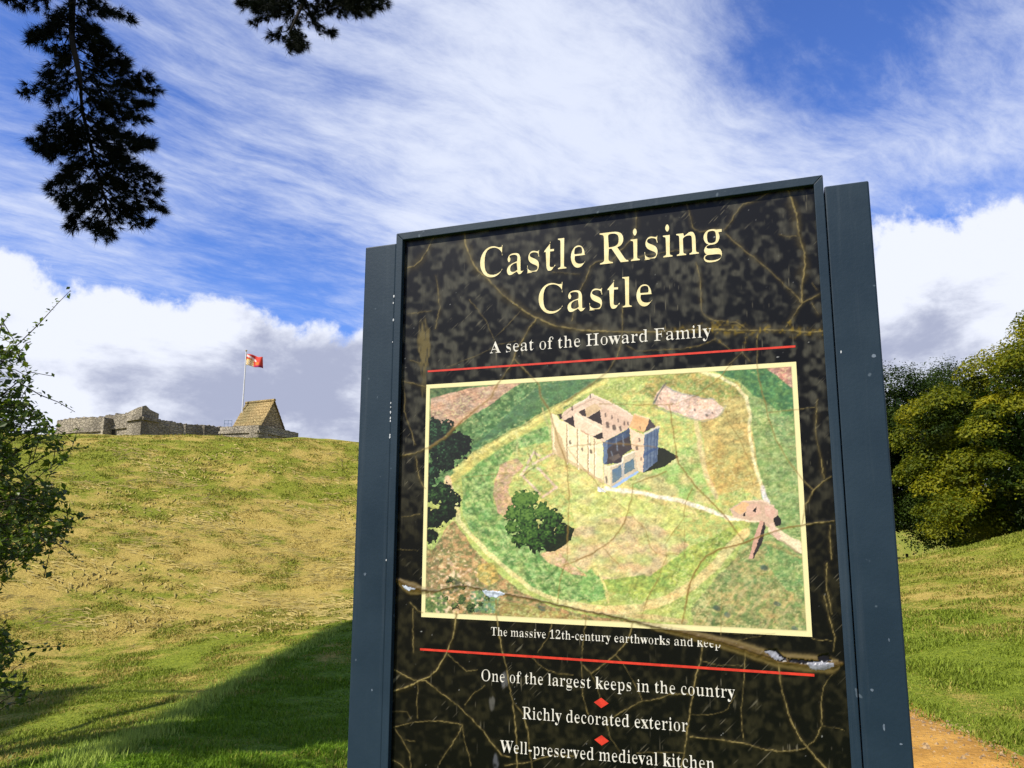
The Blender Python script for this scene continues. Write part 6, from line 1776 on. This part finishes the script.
cnt = 0
while cnt < 1900:
    v = rg.uniform(285, 735)
    e = np.interp(v, EV, EU)
    u = e - 8 - rg.exponential(75) if rg.uniform() < .72 else rg.uniform(-330, e)
    if u < -340:
        continue
    hole = vnoise(u / 26, v / 26, 93)
    if e - u < 60 and hole > .60:
        continue
    if e - u < 25 and rg.uniform() < .35:
        continue
    d = 4.25 + rg.normal(0, .38 if u > -60 else .6)
    tip = pt(u, v, d)
    dirv = np.array([rg.uniform(.1, 1), rg.normal(0, .5), rg.uniform(-.45, .6)])
    dirv /= np.linalg.norm(dirv)
    L = rg.uniform(.12, .28)
    sag = np.array([0, 0, -.02])
    twig([tip - dirv * L, tip - dirv * L * .5 - sag, tip], int(L / .026), .0185)
    cnt += 1
for path in ([(-20, 392), (10, 352), (38, 325), (58, 303), (70, 291)], [(-5, 345), (2, 325), (8, 316)], [(15, 380), (40, 395), (58, 402), (75, 412)], [(20, 470), (52, 452), (88, 447)], [(30, 500), (64, 512), (96, 520)],
             [(0, 655), (30, 648), (66, 646)], [(10, 690), (34, 700), (44, 690)], [(20, 440), (48, 425), (62, 432), (72, 442)], [(-10, 405), (30, 372), (52, 376)], [(30, 535), (60, 545), (78, 560)]):
    P = [pt(u, v, 4.2 + .05 * i) for i, (u, v) in enumerate(path)]
    ln = sum(np.linalg.norm(P[i + 1] - P[i]) for i in range(len(P) - 1))
    twig(P, int(ln / .028), .0135, .003, .009)
for q in range(16):
    e = pt(rg.uniform(-300, -45), rg.uniform(330, 650), 4.3 + rg.normal(0, .3))
    s_ = bb + (rg.normal(0, .1), rg.normal(0, .1), -.05)
    m_ = s_ * .45 + e * .55 + (rg.normal(0, .12), rg.normal(0, .12), .15)
    stems.tube([s_ - bb, m_ - bb, e - bb], [.022, .013, .005], 6, False)
stems.build('stem', BARK, bush, smooth_=True)
Vv, T = kites(np.array(LC) - bb, np.array(LN), np.array(LS), .62, rg, .2)
np_mesh('foliage', Vv, T, mat_leaf('hawthorn_leaf', [(.035, .064, .010), (.064, .108, .013), (.11, .165, .018), (.20, .25, .028)], .45, .45, .35, 1.7), bush)

# ---- small pale weed at the lower left corner
wp = pt(14, 775, 5.3)
wp[2] = float(height(wp[0:1], wp[1:2])[0])
weed = thing('weed_plant', 'small pale green weed stalk in the grass at the lower left corner', 'plant', tuple(wp))
mb = MB()
ST = [(0, 0, -.02), (.01, 0, .10), (.0, .01, .20), (.02, 0, .28)]
mb.tube(ST, [.005, .004, .003, .002], 5)
WL = mat_leaf('weed_leaf', [(.16, .22, .04), (.22, .28, .06)], .4)
mb.build('stem', WL, weed)
rg = np.random.default_rng(5)
C = np.array([np.array([np.interp(q, [0, .33, .66, 1], [p[i] for p in ST]) for i in range(3)]) + rg.normal(0, .02, 3) for q in np.linspace(.15, 1, 22)])
Vv, T = kites(C, rg.normal(size=(22, 3)) + (0, -.4, .6), rg.uniform(.012, .026, 22), .45, rg)
np_mesh('foliage', Vv, T, WL, weed)

# ---- scots pine left of the path; its low boughs hang into the view and its crown shades the near bank
rg = np.random.default_rng(23)
tb = np.array([-9.4, 1.6, 0.0])
tb[2] = float(height(tb[0:1], tb[1:2])[0])
pine = thing('pine_tree', 'dark pine tree whose needle boughs hang down from the top of the view', 'tree', tuple(tb))
mb = MB()
mb.tube([(0, 0, -.4), (.05, 0, .5), (.1, .1, 5), (-.1, .3, 10), (-.3, .5, 15.5)], [.52, .42, .34, .22, .05], 12)
mb.build('trunk', BARK, pine, smooth_=True)
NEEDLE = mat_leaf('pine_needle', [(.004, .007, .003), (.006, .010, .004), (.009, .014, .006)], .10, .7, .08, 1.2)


def needles(C, Dn, per, length, width, rg, cone=.75):
    n = len(C)
    Dn = Dn / (np.linalg.norm(Dn, axis=1)[:, None] + 1e-9)
    d = np.repeat(Dn, per, 0) + rg.normal(size=(n * per, 3)) * cone
    d /= np.linalg.norm(d, axis=1)[:, None]
    c = np.repeat(C, per, 0)
    w_ = np.cross(d, rg.normal(size=d.shape))
    w_ /= np.linalg.norm(w_, axis=1)[:, None]
    L = length * rg.uniform(.6, 1.15, n * per)[:, None]
    V = np.stack([c - w_ * width, c + w_ * width, c + d * L], 1).reshape(-1, 3)
    return V, np.arange(3 * n * per).reshape(-1, 3)


def sign_hit(P):
    """would something at P throw its shadow on the sign?"""
    k = ((P - ORG) @ NRM) / (SUN @ NRM)
    q = P - SUN * k[:, None] - ORG
    s_ = q @ AX
    return (k > 0) & (s_ > -1.15) & (s_ < 1.35) & (q[:, 2] > -1.7) & (q[:, 2] < 1.35)


def ground_shadow(P):
    z = np.zeros(len(P))
    for _ in range(6):
        k = (P[:, 2] - z) / SUN[2]
        G_ = P - SUN * k[:, None]
        z = height(G_[:, 0], G_[:, 1])
    return np.stack([G_[:, 0], G_[:, 1], z], -1)


SLX = [-60, 40, 100, 200, 280, 355]
SLV = [840, 784, 753, 698, 654, 612]
acc = []
while len(acc) < 5200:
    # where shade is wanted on the bank, then up the sun's path to where the crown must be to give it
    gx, gy = rg.uniform(-7.5, 4, 8000), rg.uniform(1.5, 17, 8000)
    g_ = np.stack([gx, gy, height(gx, gy)], -1)
    u, v = proj(g_)
    dist = np.hypot(gx, gy)
    mar = 130.0 / np.maximum(dist, 4)
    lim = np.interp(u, SLX, SLV) + mar
    ok = (v > lim) & (u > -150) & (u < 900) & (v < 1500)
    ok &= ~((u > 352) & (v < 600)) & ~((u > 820) | (gx > 1.4))
    thin_ = (v > 715) & (vnoise(gx * 1.9, gy * 1.9, 98) > .56)
    ok &= ~thin_
    low = (u < 100) & (u > -150) & (v > 690 + 16 * vnoise(gx * 2, gy * 2, 97)) & (v < lim - mar * 2.2 - 58) & (rg.uniform(0, 1, 8000) < .6)
    ok |= low
    g_ = g_[ok]
    hh = rg.uniform(5.6, 16.0, len(g_))
    c = g_ + SUN * (hh / SUN[2])[:, None]
    e_ = (c - (tb + (-.2, 1.9, 10.8))) / (6.4, 8.2, 5.2)
    c = c[(e_ ** 2).sum(1) < 1]
    u, v = proj(c)
    c = c[~((u > -60) & (u < 1100) & (v > -60) & (v < 800))]
    c = c[~sign_hit(c)]
    # keep the bush at the left edge in the sun
    bc_ = pt(0, 470, 4.25)
    kk_ = (c - bc_) @ SUN
    c = c[np.linalg.norm(c - bc_ - SUN * kk_[:, None], axis=1) > 1.5]
    acc += list(c)
acc = np.array(acc[:5200])
Cc = (acc[:, None] + rg.normal(size=(len(acc), 5, 3)) * (.14, .14, .10)).reshape(-1, 3)
Dn = Cc - (tb + (0, 0, 9)) + rg.normal(size=Cc.shape) * 2
Vv, T = needles(Cc - tb, Dn, 17, .25, .017, rg, 1.0)
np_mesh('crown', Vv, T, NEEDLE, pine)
for i in range(16):
    e = acc[rg.integers(0, len(acc))] - tb
    z0 = min(max(e[2] - 1.2, 4.5), 13.5)
    mb = MB()
    s_ = np.array([.05, .25, z0])
    mb.tube([s_, s_ * .5 + e * .5 + (0, 0, .35), e], [.11, .07, .02], 6)
    mb.build('limb', BARK, pine, smooth_=True)
DB = 5.0
top1, top2 = pt(82, -95, DB), pt(318, -70, DB)
fork = np.array([-5.2, 3.0, 6.9])
for pts_, r_ in (([tb + (.05, .2, 7.2), tb * .45 + fork * .55 + (0, 0, 1.0), fork, top1], [.13, .10, .075, .04]), ([fork, (fork + top2) / 2 + (0, 0, .5), top2], [.07, .05, .03])):
    mb = MB()
    mb.tube([np.asarray(p) - tb for p in pts_], r_, 8)
    mb.build('limb', BARK, pine, smooth_=True)

TWIG = mat_noise('dark_twig', (.02, .016, .012), (.012, .01, .008), 20, .95)
B1_AX = [(82, -95), (74, -30), (72, 10), (72, 40), (80, 78), (82, 110), (92, 150), (102, 190), (110, 214)]
B1_T = [(30, 12), (5, -2), (18, 6), (132, 20), (118, 12), (34, 34), (30, 40), (104, 44), (128, 62), (116, 50), (36, 62), (24, 92), (48, 74), (46, 100), (126, 66), (150, 78), (156, 90), (150, 103), (138, 88), (146, 118), (128, 112), (52, 118), (24, 133), (32, 139), (44, 130), (122, 134), (108, 128),
        (42, 156), (50, 162), (60, 150), (163, 158), (150, 152), (138, 148), (152, 142), (50, 193), (56, 200), (62, 186), (158, 184), (150, 190), (160, 198), (172, 212), (164, 216), (150, 226), (140, 214), (68, 232), (74, 224), (80, 212), (100, 234), (112, 237), (124, 230), (90, 230), (134, 200), (66, 212), (70, 176), (140, 172),
        (56, 20), (96, 20), (50, 48), (98, 30), (60, 84), (106, 84), (64, 60), (110, 106), (60, 110), (116, 160), (76, 160), (70, 132), (124, 190), (84, 196), (128, 218), (92, 214)]
B2_AX = [(318, -70), (314, -30), (308, -6), (298, 14), (290, 32)]
B2_T = [(240, 2), (246, 6), (255, 22), (262, 16), (262, 30), (270, 34), (284, 49), (290, 46), (300, 46), (304, 42), (292, 30), (276, 22), (300, 20), (316, 22), (324, 34), (334, 32), (338, 22), (346, 14), (358, 14), (368, 12), (378, 8), (386, 4), (372, 0), (330, 10), (350, -4), (270, 2), (284, 8), (312, 6), (340, 2), (256, 8), (276, 12), (322, 18), (306, 30)]


B1_T = [(u, v - 6 if v > 150 else v) for u, v in B1_T]


def bough(AXP, TIPS, dens, seed):
    rg = np.random.default_rng(seed)
    ax = np.array(AXP, float)
    dep = lambda k: DB + .12 * math.sin(k * 1.3)
    wood = MB()
    apts = [pt(u, v, dep(i)) for i, (u, v) in enumerate(AXP)]
    wood.tube([p - tb for p in apts], np.linspace(.022, .006, len(apts)), 6)
    C, Dd = [], []
    for (tu, tv) in TIPS:
        wide = abs(tu - np.interp(tv, ax[:, 1], ax[:, 0]))
        if rg.uniform() < (.34 if wide < 44 else .12):
            continue
        # leave the axis a little above the tip
        q = np.array([np.interp(tv - 14 - .25 * abs(tu - np.interp(tv, ax[:, 1], ax[:, 0])), ax[:, 1], ax[:, 0]), tv - 14 - .25 * abs(tu - np.interp(tv, ax[:, 1], ax[:, 0]))])
        q[1] = min(max(q[1], ax[0, 1]), ax[-1, 1])
        q[0] = np.interp(q[1], ax[:, 1], ax[:, 0])
        d0 = DB
        d1 = DB + rg.normal(0, .22)
        a, e = pt(q[0], q[1], d0), pt(tu, tv, d1)
        mpt = (a + e) / 2 + (0, 0, -.03) + rg.normal(0, .02, 3)
        wood.tube([a - tb, mpt - tb, e - tb], [.005, .004, .0025], 4, False)
        L = np.linalg.norm(e - a)
        n = max(3, int(L / dens))
        for s_ in np.linspace(.15, 1, n):
            p = (1 - s_) ** 2 * a + 2 * s_ * (1 - s_) * (2 * mpt - (a + e) / 2) + s_ * s_ * e
            dirv = (e - a) / (L + 1e-6) * .9 + (0, 0, .15)
            for _ in range(4):
                C.append(p + rg.normal(0, .034 * (1.3 - s_), 3))
                Dd.append(dirv + rg.normal(0, .35, 3))
    b = wood.build('bough', TWIG, pine, smooth_=True)
    Vv, T = needles(np.array(C) - tb, np.array(Dd), 34, .058, .0017, rg, .55)
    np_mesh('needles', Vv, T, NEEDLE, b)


bough(B1_AX, B1_T, .026, 3)
bough(B2_AX, B2_T, .028, 4)
